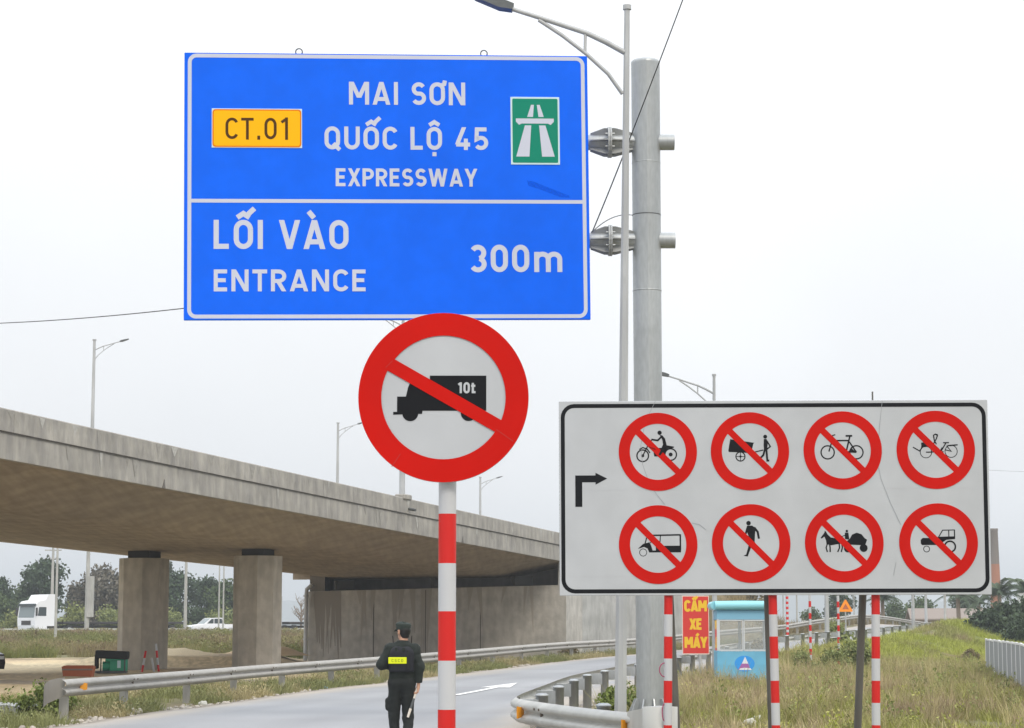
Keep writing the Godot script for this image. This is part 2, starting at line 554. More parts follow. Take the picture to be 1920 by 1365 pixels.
func materials() -> void:
	var blotch := noise_tex(0.012, 3, 0.86, 1.0, 512, 5)
	var streak := noise_tex(0.02, 8, 0.82, 1.0, 512, 5, false, Color(0.985, 0.985, 1.0), Color(1, 0.995, 0.985))
	var faint := noise_tex(0.02, 9, 0.9, 1.0, 512, 4)
	var fine := noise_tex(0.05, 11, 0.86, 1.0, 512, 3)
	var soft := noise_tex(0.006, 21, 0.93, 1.0, 256, 2)
	var bumps := noise_tex(0.05, 31, 0, 3.0, 512, 4, true)
	var waves := noise_tex(0.006, 41, 0, 1.6, 256, 2, true)
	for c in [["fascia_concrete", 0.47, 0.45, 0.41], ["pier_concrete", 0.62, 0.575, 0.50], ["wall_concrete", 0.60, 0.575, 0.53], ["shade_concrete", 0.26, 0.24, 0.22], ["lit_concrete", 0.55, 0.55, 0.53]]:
		var m := paint(c[0], c[1], c[2], c[3], 0.9)
		if c[0] == "pier_concrete" or c[0] == "wall_concrete":
			textured(m, blotch, Vector3(0.35, 0.22, 0.35))
			detail(m, faint, Vector3(0.23, 0.03, 0.23))
		else:
			textured(m, streak if c[0] == "fascia_concrete" else faint, Vector3(0.24, 0.05, 0.24))
			detail(m, blotch, Vector3(0.09, 0.12, 0.09))
		m.normal_enabled = true
		m.normal_texture = bumps
		m.normal_scale = 0.35
	var so := paint("soffit_concrete", 0.45, 0.375, 0.29, 0.9)
	textured(so, blotch, Vector3(0.12, 0.3, 0.12))
	detail(so, noise_tex(0.012, 77, 0.88, 1.0, 512, 4), Vector3(0.5, 0.5, 0.05))
	paint("stain", 0.27, 0.245, 0.215, 0.95)
	textured(paint("streak_dark", 0.36, 0.345, 0.315, 0.95), blotch, Vector3.ONE)
	textured(paint("streak_pale", 0.50, 0.49, 0.46, 0.95), blotch, Vector3.ONE)
	paint("faint_stain", 0.38, 0.35, 0.31, 0.95)
	paint("dark_joint", 0.14, 0.13, 0.12, 0.9)
	paint("bearing_rubber", 0.05, 0.048, 0.045, 0.8)
	textured(paint("road", 1, 1, 1, 0.85), noise_tex(0.004, 51, 0.93, 1.0, 512, 5), Vector3(0.06, 0.06, 0.06))
	detail(M.road, noise_tex(0.18, 55, 0.9, 1.0, 512, 3), Vector3(0.7, 0.7, 0.7))
	textured(paint("pale_road", 0.52, 0.50, 0.46, 0.85), fine, Vector3(0.3, 0.3, 0.3))
	M.road.vertex_color_use_as_albedo = true
	textured(paint("asphalt", 0.35, 0.355, 0.37, 0.85), fine, Vector3.ONE * 0.2)
	paint("road_marking", 0.78, 0.78, 0.78, 0.7)
	var gr := paint("earth", 1, 1, 1, 0.95)
	gr.vertex_color_use_as_albedo = true
	textured(gr, noise_tex(0.02, 61, 0.76, 1.0, 512, 5), Vector3(0.25, 0.25, 0.25))
	detail(gr, fine, Vector3(1.7, 1.7, 1.7))
	for c in [["galvanised", 0.48, 0.505, 0.52, 0.42, 0.45], ["rail_steel", 0.56, 0.56, 0.53, 0.5, 0.12], ["shoe_steel", 0.30, 0.285, 0.26, 0.65, 0.05], ["old_rail_steel", 0.43, 0.415, 0.385, 0.55, 0.1], ["lamp_steel", 0.50, 0.515, 0.53, 0.55, 0.15], ["grey_pipe", 0.16, 0.155, 0.14, 0.6, 0.2], ["far_pole", 0.50, 0.50, 0.48, 0.8, 0.0], ["bracket_steel", 0.44, 0.455, 0.46, 0.5, 0.2], ["dark_steel", 0.13, 0.14, 0.145, 0.5, 0.3]]:
		var m := paint(c[0], c[1], c[2], c[3], c[4], c[5])
		textured(m, soft, Vector3(0.5, 0.22, 0.5))
		detail(m, noise_tex(0.03, 71, 0.93, 1.0, 256, 4) if c[0] == "galvanised" else soft, Vector3(2.2, 0.5, 2.2))
	for c in [["sign_white", 0.515, 0.54, 0.575, 0.5], ["sign_red", 0.58, 0.008, 0.004, 0.55], ["sign_blue", 0.002, 0.145, 1.0, 0.55], ["sign_ink", 0.012, 0.013, 0.016, 0.6], ["letter_white", 0.60, 0.63, 0.75, 0.5], ["sign_green", 0.006, 0.245, 0.16, 0.45], ["sign_yellow", 1.0, 0.50, 0.0, 0.5], ["plate_orange", 0.80, 0.20, 0.0, 0.5], ["letter_brown", 0.085, 0.035, 0.008, 0.5], ["mint_white", 0.60, 0.78, 0.82, 0.5], ["panel_grey", 0.66, 0.68, 0.68, 0.5]]:
		var m := paint(c[0], c[1], c[2], c[3], c[4])
		m.normal_enabled = true
		m.normal_texture = waves
		m.normal_scale = 0.25
		m.metallic_specular = 0.22
		m.uv1_triplanar = true
		m.uv1_world_triplanar = true
		m.uv1_scale = Vector3.ONE * 0.5
	for n in ["sign_white", "sign_red", "sign_blue"]:
		textured(M[n], noise_tex(0.005, 83, 0.965, 1.0, 512, 5), Vector3.ONE * 0.6)
	M["sign_blue"].metallic_specular = 0.22
	paint("seam_pale", 0.50, 0.52, 0.56, 0.6)
	paint("post_red_dark", 0.45, 0.012, 0.01, 0.5)
	textured(paint("sign_blue_worn", 0.001, 0.115, 0.93, 0.5), fine, Vector3.ONE)
	M.sign_blue_worn.metallic_specular = 0.1
	paint("post_white", 0.52, 0.535, 0.56, 0.45)
	paint("post_red", 0.60, 0.006, 0.003, 0.45)
	paint("seam", 0.30, 0.32, 0.35, 0.6)
	paint("reflector_amber", 0.75, 0.30, 0.01, 0.35)
	paint("bolt", 0.10, 0.08, 0.06, 0.7)
	paint("banner_red", 0.62, 0.035, 0.025, 0.6)
	paint("banner_yellow", 0.80, 0.50, 0.02, 0.6)
	paint("banner_edge", 0.75, 0.62, 0.55, 0.6)
	textured(paint("booth_blue", 0.17, 0.50, 0.72, 0.5), soft, Vector3.ONE * 0.8)
	paint("booth_roof", 0.28, 0.66, 0.75, 0.4)
	paint("booth_band", 0.22, 0.48, 0.66, 0.5)
	paint("booth_frame", 0.60, 0.63, 0.66, 0.5)
	paint("logo_blue", 0.03, 0.33, 0.85, 0.5)
	paint("logo_white", 0.8, 0.82, 0.86, 0.5)
	paint("logo_magenta", 0.40, 0.13, 0.42, 0.5)
	var gl := paint("glass", 0.80, 0.84, 0.83, 0.05)
	gl.transparency = BaseMaterial3D.TRANSPARENCY_ALPHA
	gl.albedo_color.a = 0.12
	paint("dark_glass", 0.05, 0.065, 0.07, 0.08)
	paint("grey_glass", 0.20, 0.24, 0.25, 0.1)
	paint("car_white", 0.78, 0.79, 0.81, 0.3)
	paint("car_black", 0.012, 0.013, 0.022, 0.2)
	paint("tyre", 0.02, 0.02, 0.02, 0.85)
	paint("lorry_grey", 0.42, 0.44, 0.46, 0.5)
	paint("chassis", 0.045, 0.042, 0.04, 0.8)
	paint("tail_red", 0.65, 0.05, 0.05, 0.4)
	paint("machine_green", 0.03, 0.34, 0.20, 0.5)
	paint("tarp_black", 0.018, 0.02, 0.022, 0.8)
	paint("bucket_orange", 0.45, 0.13, 0.055, 0.7)
	paint("fence_grey", 0.33, 0.345, 0.36, 0.6)
	paint("fence_white", 0.75, 0.76, 0.77, 0.5)
	paint("skin", 0.50, 0.28, 0.19, 0.6)
	for c in [["jacket_cloth", 0.0105, 0.016, 0.0135], ["trouser_cloth", 0.008, 0.011, 0.0108], ["vest_cloth", 0.008, 0.0095, 0.015], ["cap_cloth", 0.02, 0.03, 0.025]]:
		var m := paint(c[0], c[1], c[2], c[3], 0.85)
		m.rim_enabled = true
		m.rim = 0.15
	paint("boot_black", 0.008, 0.008, 0.008, 0.4)
	paint("vest_yellow", 0.72, 0.80, 0.0, 0.5)
	paint("vest_ink", 0.35, 0.42, 0.0, 0.6)
	paint("baton_white", 0.70, 0.64, 0.56, 0.5)
	paint("stone", 0.42, 0.39, 0.32, 0.9)
	paint("litter_white", 0.55, 0.54, 0.48, 0.7)
	paint("litter_blue", 0.22, 0.38, 0.5, 0.7)
	textured(paint("sand", 0.62, 0.46, 0.28, 0.95), fine, Vector3.ONE * 0.6)
	textured(paint("sand_pale", 0.72, 0.60, 0.40, 0.95), fine, Vector3.ONE * 0.6)
	textured(paint("brick_far", 0.42, 0.17, 0.09, 0.9), fine, Vector3(0.4, 0.8, 0.4))
	textured(paint("brick_top", 0.22, 0.19, 0.17, 0.9), fine, Vector3(0.4, 0.8, 0.4))
	paint("roof_tile", 0.27, 0.225, 0.20, 0.9)
	paint("house_wall", 0.40, 0.32, 0.27, 0.9)
	paint("pale_wall", 0.62, 0.62, 0.60, 0.9)
	paint("hill", 0.08, 0.11, 0.075, 1.0)
	textured(paint("bark", 0.16, 0.12, 0.09, 0.95), fine, Vector3.ONE)
	textured(paint("palm_bark", 0.30, 0.24, 0.19, 0.95), fine, Vector3.ONE)
	var lf := paint("leaf", 1, 1, 1, 0.75)
	lf.vertex_color_use_as_albedo = true
	lf.backlight_enabled = true
	lf.backlight = Color(0.35, 0.35, 0.2)
	lf.cull_mode = BaseMaterial3D.CULL_DISABLED
	paint("cable", 0.03, 0.03, 0.03, 0.7)
	paint("warning_orange", 0.95, 0.30, 0.01, 0.5)
	textured(paint("kerb", 0.42, 0.43, 0.43, 0.9), blotch, Vector3.ONE)
	paint("magenta_cord", 0.35, 0.05, 0.13, 0.6)

# ---------------------------------------------------------------- lie of the land
# left and right guardrail lines of the ramp: x, distance, ground height
const LEFT_RAIL := [[-9.2, 20.0, 0.0], [-8.9, 30.0, 0.0], [-8.0, 39.9, 0.0], [-7.1, 46.6, 0.0], [-6.2, 54.5, 0.0], [-4.1, 64.5, 0.05], [-1.13, 76.0, 0.18], [0.83, 84.0, 0.27], [2.3, 90.0, 0.32], [5.93, 103.0, 0.40], [8.49, 110.0, 0.55], [11.6, 117.5, 0.78], [16.0, 128.0, 1.05], [19.2, 138.0, 1.35], [22.3, 148.0, 1.6], [26.0, 160.0, 1.85], [30.0, 172.0, 1.77], [35.0, 188.0, 1.5], [43.0, 212.0, 1.1]]
const RIGHT_RAIL := [[-0.3, 20.0, 0.0], [0.085, 29.8, 0.0], [0.5, 34.9, 0.0], [1.21, 42.5, 0.0], [2.4, 50.9, 0.0], [3.29, 56.8, 0.0], [5.6, 70.0, 0.04], [7.9, 79.0, 0.27], [10.8, 88.0, 0.55], [13.5, 97.0, 0.67], [18.5, 115.0, 0.78], [23.0, 130.0, 0.97], [28.0, 147.0, 1.17], [34.0, 168.0, 1.25], [41.0, 190.0, 1.05], [49.0, 212.0, 0.8]]
var bumps: FastNoiseLite
var patches: FastNoiseLite

func along(line: Array, d: float) -> Vector2:   # x and height of a rail line at a distance
	if d <= line[0][1]: return Vector2(line[0][0], line[0][2])
	for i in line.size() - 1:
		if d <= line[i + 1][1]:
			var t: float = (d - line[i][1]) / (line[i + 1][1] - line[i][1])
			var s := t * t * (3.0 - 2.0 * t) * 0.0 + t
			return Vector2(lerpf(line[i][0], line[i + 1][0], s), lerpf(line[i][2], line[i + 1][2], s))
	return Vector2(line[-1][0], line[-1][2])

func road_edges(d: float) -> Array:   # left x, right x, left height, right height
	var l := along(LEFT_RAIL, d)
	var r := along(RIGHT_RAIL, d)
	return [l.x + 0.9, r.x - 0.4, l.y, r.y]

func ground_h(x: float, d: float) -> float:
	var h := bumps.get_noise_2d(x, d) * 0.10
	if d > 15.0 and d < 245.0:
		var e := road_edges(minf(d, 212.0))
		var fade := smoothstep(245.0, 212.0, d)
		var inside := 0.0
		if x < e[0] - 1.5: inside = maxf(0.0, e[2] - (e[0] - 1.5 - x) * 0.4)
		elif x > e[1] + 1.2: inside = maxf(0.0, e[3] - (x - e[1] - 1.2) * 0.16)
		else:
			inside = lerpf(e[2], e[3], clampf((x - e[0]) / (e[1] - e[0]), 0.0, 1.0)) - 0.045
			h *= clampf(maxf(e[0] - x, x - e[1]) / 1.2, 0.0, 1.0)
		var hump := 1.15 * exp(-pow((x - e[1] - 4.5) / 4.5, 2.0) - pow((d - 142.0) / 22.0, 2.0)) * smoothstep(0.3, 2.6, x - e[1])
		h += (inside + hump) * fade
	# the earth bank that carries the overpass road on beyond its retaining wall
	var rx := x + 4.7
	var rd := d - 79.5
	var t := rx * 0.3247 + rd * 0.9458
	var off := rx * -0.9458 + rd * 0.3247
	if t > 46.0 and t < 150.0 and d < 212.0:
		var crest := lerpf(4.3, 1.2, clampf((t - 50.0) / 26.0, 0.0, 1.0)) * smoothstep(47.0, 50.5, t)
		var bank := crest + minf(0.0, off) * 0.9 - maxf(0.0, off - 13.0) * 0.6
		if x < road_edges(d)[0] - 1.0: h = maxf(h, bank)
	# the highway embankment behind the overpass
	var west := smoothstep(-2.0, -9.0, x) * smoothstep(122.0, 175.0, d) * 0.62
	h = maxf(h, west + h * 0.6)
	if x < -7.0 and d > 88.0 and d < 118.0:   # the cut bank of sand between the piers
		h += 0.42 * smoothstep(90.5, 91.3, d + 0.6 * bumps.get_noise_1d(x * 6.0)) * smoothstep(112.0, 100.0, d) * smoothstep(-19.5, -17.5, x) * smoothstep(-9.8, -11.5, x)
	return h

func ground_color(x: float, d: float) -> Color:
	var p := patches.get_noise_2d(x * 1.0, d * 0.6)
	var q := patches.get_noise_2d(x * 4.0 + 90.0, d * 3.0)
	var grass := Color(0.23, 0.21, 0.09).lerp(Color(0.32, 0.25, 0.15), smoothstep(-0.2, 0.35, p + q * 0.5))
	var sand := Color(0.85, 0.68, 0.42).lerp(Color(0.62, 0.46, 0.30), smoothstep(-0.1, 0.4, q + p * 0.5))
	var gravel := Color(0.40, 0.36, 0.32).lerp(Color(0.28, 0.23, 0.16), smoothstep(-0.3, 0.3, q))
	var c := grass
	if d < 232.0:
		var e := road_edges(minf(d, 212.0))
		if x < e[0] and d < 118.0:
			var off: float = e[0] - x
			c = gravel.lerp(grass, smoothstep(0.1, 0.8, off + q * 0.4))
			var yard := smoothstep(4.0, 7.0, off + q * 2.0) * smoothstep(46.0, 52.0, d + q * 5.0) * smoothstep(116.0, 106.0, d + q * 8.0)
			c = c.lerp(sand, yard)
			if d > 62.0 and d < 66.5 and off > 5.0: c = c.lerp(Color(0.33, 0.29, 0.25), 0.8)
			if d > 66.5 and d < (79.0 if x > -15.0 else 98.0) and off > 5.0: c = c.lerp(Color(0.95, 0.80, 0.52), 0.7)
		elif x > e[0] - 0.3 and x < e[1] + 2.5 and d < 75.0:
			c = gravel.lerp(grass, smoothstep(0.8, 2.2, x - e[1] + q * 0.8))
		elif x > e[1] and x < 45.0:
			c = grass.lerp(Color(0.24, 0.27, 0.05), smoothstep(0.0, 0.3, patches.get_noise_2d(x * 2.0 + 40.0, d)) * smoothstep(80.0, 100.0, d))
	return c

func land() -> void:
	bumps = noise(0.09, 12, 3)
	patches = noise(0.05, 19, 3)
	var xs := []
	var x := 0.0
	var dx := 0.5
	while x < 2600.0:
		xs.append(x)
		if x > 24.0: dx = minf(dx * 1.13, 220.0)
		x += dx
	var cols := []
	for i in range(xs.size() - 1, 0, -1): cols.append(-xs[i])
	cols.append_array(xs)
	var rows := []
	var d := -30.0
	while d < 2800.0:
		rows.append(d)
		d += 6.0 if d < 24.0 else 0.8 if d < 120.0 else 2.0 if d < 240.0 else minf(200.0, (d - 236.0) * 0.5)
	var st := SurfaceTool.new()
	st.begin(Mesh.PRIMITIVE_TRIANGLES)
	st.set_smooth_group(1)
	for dd in rows:
		for xx in cols:
			st.set_color(ground_color(xx, dd))
			st.add_vertex(V(xx, ground_h(xx, dd), dd))
	var n := cols.size()
	for i in rows.size() - 1:
		for j in n - 1:
			var a := i * n + j
			for k in [a, a + n, a + 1, a + 1, a + n, a + n + 1]: st.add_index(k)
	st.generate_normals()
	structure("ground", st.commit(), M.earth, "grassy and sandy ground around the ramp and the overpass")
	# the ramp: a cambered sheet between the guardrails
	var rs := ST()
	rs.set_smooth_group(1)
	d = -10.0
	var edge := noise(0.4, 33, 2)
	while d < 212.0:
		var d2 := d + (1.0 if d < 80.0 else 2.0)
		var a := road_edges(d)
		var b := road_edges(d2)
		for k in 12:
			var p := []
			var cs := []
			for w in [[a, d, k], [b, d2, k], [b, d2, k + 1], [a, d, k + 1]]:
				var s: float = w[2] / 12.0
				var t := s + 0.3 * sin(TAU * s) / TAU * -1.0
				var ragged: float = edge.get_noise_1d(w[1]) * 0.22 * (1.0 if w[2] == 0 else -0.7 if w[2] == 12 else 0.0)
				var wide: float = w[0][1] - w[0][0]
				p.append(V(lerpf(w[0][0], w[0][1], t) + ragged, lerpf(w[0][2], w[0][3], t) + 0.015, w[1]))
				var side_ := minf(t * wide, (1.0 - t) * wide)
				var dust := smoothstep(1.3, 0.0, side_ + 0.5 * edge.get_noise_2d(w[1] * 0.6, t * 9.0))
				var track := 0.06 * edge.get_noise_2d(t * wide * 2.2, w[1] * 0.12)
				cs.append(Color(0.345 + track, 0.352 + track, 0.372 + track).lerp(Color(0.50, 0.44, 0.37), dust * 0.9))
			for q in [0, 2, 3, 0, 1, 2]:
				rs.set_color(cs[q])
				rs.add_vertex(p[q])
			if k == 0 or k == 11:
				var ea: int = 0 if k == 0 else 3
				var eb: int = 1 if k == 0 else 2
				var out := Vector3(-0.25 if k == 0 else 0.25, -0.14, 0)
				for v in [p[ea], p[eb], p[eb] + out, p[ea], p[eb] + out, p[ea] + out]:
					rs.set_color(Color(0.44, 0.39, 0.32))
					rs.add_vertex(v)
		d = d2
	structure("road", done(rs), M.road, "pale grey asphalt ramp curving up to the right between guardrails")
	# straight ahead arrow on the lane
	var ar := ST()
	var y := 0.028
	var tip := Vector2(0.16, 61.9)
	var foot := Vector2(-1.36, 51.6)
	var dir := (tip - foot).normalized()
	var side := Vector2(dir.y, -dir.x)
	var head := tip - dir * 3.6
	var pts: Array[Vector2] = [foot - side * 0.09, foot + side * 0.09, head + side * 0.09, head - side * 0.09]
	var on := func(p: Vector2) -> Vector3:
		var e := road_edges(p.y)
		return V(p.x, lerpf(e[2], e[3], clampf((p.x - e[0]) / (e[1] - e[0]), 0.0, 1.0)) + y, p.y)
	for k in 8:
		var u := pts[0].lerp(pts[3], k / 8.0)
		var v := pts[0].lerp(pts[3], (k + 1) / 8.0)
		quad(ar, on.call(u + side * 0.18), on.call(v + side * 0.18), on.call(v), on.call(u))
	var w1 := head - dir * 0.6 + side * 0.40
	var w2 := head - dir * 0.6 - side * 0.40
	for k in 6:
		var a := k / 6.0
		var b := (k + 1) / 6.0
		quad(ar, on.call(w1.lerp(tip, a)), on.call(w1.lerp(tip, b)), on.call(w2.lerp(tip, b)), on.call(w2.lerp(tip, a)))
	structure("road_marking", done(ar), M.road_marking, "white arrow painted along the ramp lane")
	# highway on its embankment
	var hw := ST()
	box(hw, V(-36.0, 0.38, 212.8), Vector3(74.0, 0.8, 13.0), Basis(Vector3.UP, 0.608))
	structure("highway", done(hw), M.asphalt, "highway on its embankment behind the overpass")
	# hills far away
	for hl in [[340.0, 850.0, 3700.0, 96.0, 5], [-900.0, -290.0, 3900.0, 84.0, 9], [-300.0, 190.0, 4200.0, 42.0, 14]]:
		var hs := ST()
		hs.set_smooth_group(1)
		var hn := noise(0.012, hl[4], 4)
		for i in 48:
			for r in 2:
				var q := []
				for w in [[i, r], [i + 1, r], [i + 1, r + 1], [i, r + 1]]:
					var t: float = w[0] / 48.0
					var top: float = hl[3] * pow(sin(PI * t), 0.6) * (0.8 + 0.35 * hn.get_noise_1d(w[0] * 9.0))
					q.append(V(lerpf(hl[0], hl[1], t), -2.0 if w[1] == 0 else top * (0.6 if w[1] == 1 else 1.0), hl[2] + w[1] * 60.0))
				quad(hs, q[0], q[1], q[2], q[3])
		structure("hill", done(hs), M.hill, "blue hazy hill on the horizon")

# ---------------------------------------------------------------- overpass
const DECK_AT := Vector2(-4.7, 79.5)
const DECK_GO := Vector2(0.3247, 0.9458)
const DECK_LEFT := Vector2(-0.9458, 0.3247)

func deck(t: float, off: float, h: float) -> Vector3:
	var p := DECK_AT + DECK_GO * t + DECK_LEFT * off
	return V(p.x, h, p.y)

func overpass() -> void:
	var o := thing("overpass", "long grey concrete road overpass with stained parapet on octagonal piers", "bridge")
	var t0 := -75.0
	var t1 := 25.0
	# girder: cross-section (offset, height at t = 0, slope per metre)
	var sec := [[0.06, 5.97], [0.06, 5.275], [0.16, 5.262], [0.22, 5.30], [0.9, 5.20], [1.7, 5.02], [2.5, 4.80], [3.0, 4.66], [3.5, 4.58], [4.2, 4.555], [11.6, 4.53], [12.4, 4.55], [12.8, 4.66], [13.6, 4.95], [15.2, 5.27], [15.3, 5.3], [15.3, 5.97]]
	var st := ST()
	st.set_smooth_group(1)
	var fas := ST()
	var n := 50
	for i in n:
		var ta := lerpf(t0, t1, float(i) / n)
		var tb := lerpf(t0, t1, float(i + 1) / n)
		for j in sec.size() - 1:
			var a = sec[j]
			var b = sec[j + 1]
			var into := fas if j < 2 or j >= sec.size() - 3 else st
			quad(into, deck(ta, a[0], a[1] - slope(j, a, ta)), deck(ta, b[0], b[1] - slope(j, b, ta)), deck(tb, b[0], b[1] - slope(j, b, tb)), deck(tb, a[0], a[1] - slope(j, a, tb)))
		quad(fas, deck(ta, 15.3, 5.97 - ta * 0.0262), deck(ta, 0.06, 5.97 - ta * 0.0262), deck(tb, 0.06, 5.97 - tb * 0.0262), deck(tb, 15.3, 5.97 - tb * 0.0262))
	quad(st, deck(t1, 0.06, 5.97 - t1 * 0.0262), deck(t1, 0.06, 5.275 - t1 * 0.0265), deck(t1, 4.0, 4.55 - t1 * 0.022), deck(t1, 4.0, 5.97 - t1 * 0.0262))
	quad(st, deck(t1, 4.0, 5.97 - t1 * 0.0262), deck(t1, 4.0, 4.55 - t1 * 0.022), deck(t1, 15.3, 4.55 - t1 * 0.022), deck(t1, 15.3, 5.97 - t1 * 0.0262))
	part("soffit", done(st), M.soffit_concrete, o)
	part("edge_beam", done(fas), M.fascia_concrete, o)
	# parapets continue beyond the deck over the retaining wall
	for off in [0.0, 15.0]:
		var ta := t0
		while ta < 50.0:
			var tb := minf(ta + 9.9, 50.0)
			var pa := ST()
			var g := 0.008
			var q := []
			for tt in [ta + g, tb - g]:
				var yb: float = 5.998 - tt * 0.0262
				var yt: float = 6.575 - tt * 0.0267
				q.append([deck(tt, off, yb), deck(tt, off, yt - 0.03), deck(tt, off + 0.03, yt), deck(tt, off + 0.33, yt), deck(tt, off + 0.36, yt - 0.03), deck(tt, off + 0.36, yb)])
			for i in 6:
				var i2 := (i + 1) % 6
				quad(pa, q[0][i2], q[1][i2], q[1][i], q[0][i])
			for e in 2:
				for i in range(1, 5):
					if e == 0: tri(pa, q[0][0], q[0][i], q[0][i + 1])
					else: tri(pa, q[1][0], q[1][i + 1], q[1][i])
			part("parapet", done(pa), M.fascia_concrete, o)
			ta = tb
	# groove, drip notches and drain outlets on the near face
	var jo := ST()
	for i in 10:
		var ta := -26.0 + i * 5.0
		quad(jo, deck(ta, 0.03, 5.965 - ta * 0.026), deck(ta + 5.0, 0.03, 5.965 - (ta + 5.0) * 0.026), deck(ta + 5.0, 0.03, 6.0 - (ta + 5.0) * 0.026), deck(ta, 0.03, 6.0 - ta * 0.026))
	part("joint_line", done(jo), M.dark_joint, o)
	for tt in [-17.2, 8.4]:
		var no := ST()
		var b0: float = 5.28 - tt * 0.0265
		prism(no, PackedVector2Array([Vector2(-0.09, 0), Vector2(0.10, 0), Vector2(0.05, 0.14), Vector2(0.03, 0.25), Vector2(0.0, 0.17)]), -0.005, 0.012)
		part("drip_notch", done(no), M.dark_joint, o, Transform3D(Basis(Vector3.UP, atan2(0.9458, 0.3247)), deck(tt, 0.05, b0)))
	# weather streaks on the near face
	for i in 46:
		var tt := -26.0 + rng.randf() * 48.0
		var from_top := rng.randf() < 0.5
		var ht := (6.54 if from_top else 5.95) - tt * 0.0264
		var l := rng.randf_range(0.15, 0.5) if from_top else rng.randf_range(0.2, 0.6)
		var wd := rng.randf_range(0.05, 0.22)
		var sk := ST()
		var out := (-0.004 if from_top else 0.05) - i * 0.0001
		for k in 3:
			var wa := wd * (1.0 - 0.3 * k)
			var wb := wd * (0.7 - 0.3 * k)
			quad(sk, deck(tt - wa, out, ht - l * k / 3.0), deck(tt - wb, out, ht - l * (k + 1) / 3.0), deck(tt + wb, out, ht - l * (k + 1) / 3.0), deck(tt + wa, out, ht - l * k / 3.0))
		part("weather_streak", done(sk), M.streak_dark if rng.randf() < 0.6 else M.streak_pale, o)
	# lamp plinth and drain spout under it
	var pl := ST()
	box(pl, Vector3.ZERO, Vector3(0.75, 0.2, 0.42), Basis(), 0.03)
	part("lamp_plinth", done(pl), M.fascia_concrete, o, Transform3D(Basis(Vector3.UP, atan2(0.9458, 0.3247)), deck(2.1, 0.14, 6.56)))
	var sp := ST()
	cyl(sp, deck(2.4, 0.25, 6.17), deck(2.2, -0.32, 6.06), 0.06, 0.05, 10)
	part("drain_spout", done(sp), M.dark_steel, o)
	# piers
	for c in [[-14.2, 82.7, 0.87, 4.26], [-9.62, 81.1, 0.83, 4.30], [-23.4, 53.9, 0.87, 4.85], [-18.9, 52.4, 0.85, 4.88]]:
		var ps := ST()
		var oct := PackedVector2Array()
		var r: float = c[2]
		var f := 0.27
		for s in [Vector2(-r, -r + f * r * 2), Vector2(-r + f * r * 2, -r), Vector2(r - f * r * 2, -r), Vector2(r, -r + f * r * 2), Vector2(r, r - f * r * 2), Vector2(r - f * r * 2, r), Vector2(-r + f * r * 2, r), Vector2(-r, r - f * r * 2)]: oct.append(s)
		prism(ps, oct, -0.3, c[3], 0.0, Transform3D(Basis(Vector3.RIGHT, -PI / 2), Vector3.ZERO))
		var pier := part("pier", done(ps), M.pier_concrete, o, Transform3D(Basis(Vector3.UP, -0.33), V(c[0], 0, c[1])))
		var br := ST()
		box(br, Vector3(0, c[3] + 0.16, 0), Vector3(0.92, 0.34, 0.92))
		part("bearing", done(br), M.bearing_rubber, pier)
	# abutment across the far end
	var ab := ST()
	var a0 := 22.6
	var prof := [[13.35, 3.36], [0.1, 3.60]]
	var w := []
	for p in prof:
		w.append([deck(a0, p[0], -0.3), deck(a0, p[0], p[1]), deck(a0 + 2.6, p[0], p[1]), deck(a0 + 2.6, p[0], -0.3)])
	quad(ab, w[0][0], w[1][0], w[1][1], w[0][1])
	quad(ab, w[0][1], w[1][1], w[1][2], w[0][2])
	quad(ab, w[1][0], w[1][3], w[1][2], w[1][1])
	quad(ab, w[0][3], w[0][0], w[0][1], w[0][2])
	var abut := part("abutment", done(ab), M.wall_concrete, o)
	var back := ST()
	quad(back, deck(a0 + 2.5, 13.3, 3.0), deck(a0 + 2.5, 0.1, 3.0), deck(a0 + 2.5, 0.1, 5.3), deck(a0 + 2.5, 13.3, 5.3))
	quad(back, deck(a0 + 2.5, 13.3, 3.2), deck(a0 + 0.06, 13.3, 3.2), deck(a0 + 0.06, 13.3, 4.9), deck(a0 + 2.5, 13.3, 4.9))
	quad(back, deck(a0 + 0.06, 13.3, 3.3), deck(a0 + 0.06, 12.5, 3.3), deck(a0 + 0.06, 12.5, 4.12), deck(a0 + 0.06, 13.3, 4.12))
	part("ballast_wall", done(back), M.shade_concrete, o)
	for off in [11.6, 6.5, 2.4]:
		var br := ST()
		var p := deck(a0 + 0.35, off, 3.62 + (13.35 - off) * 0.018)
		box(br, p, Vector3(0.9, 0.44, 0.5), Basis(Vector3.UP, 0.33))
		part("bearing", done(br), M.bearing_rubber, o)
	for off in [9.9, 7.2, 4.4]:
		var se := ST()
		quad(se, deck(a0 - 0.012, off, 0.0), deck(a0 - 0.012, off - 0.05, 0.0), deck(a0 - 0.012, off - 0.05, 3.4), deck(a0 - 0.012, off, 3.4))
		part("wall_joint", done(se), M.dark_joint, abut)
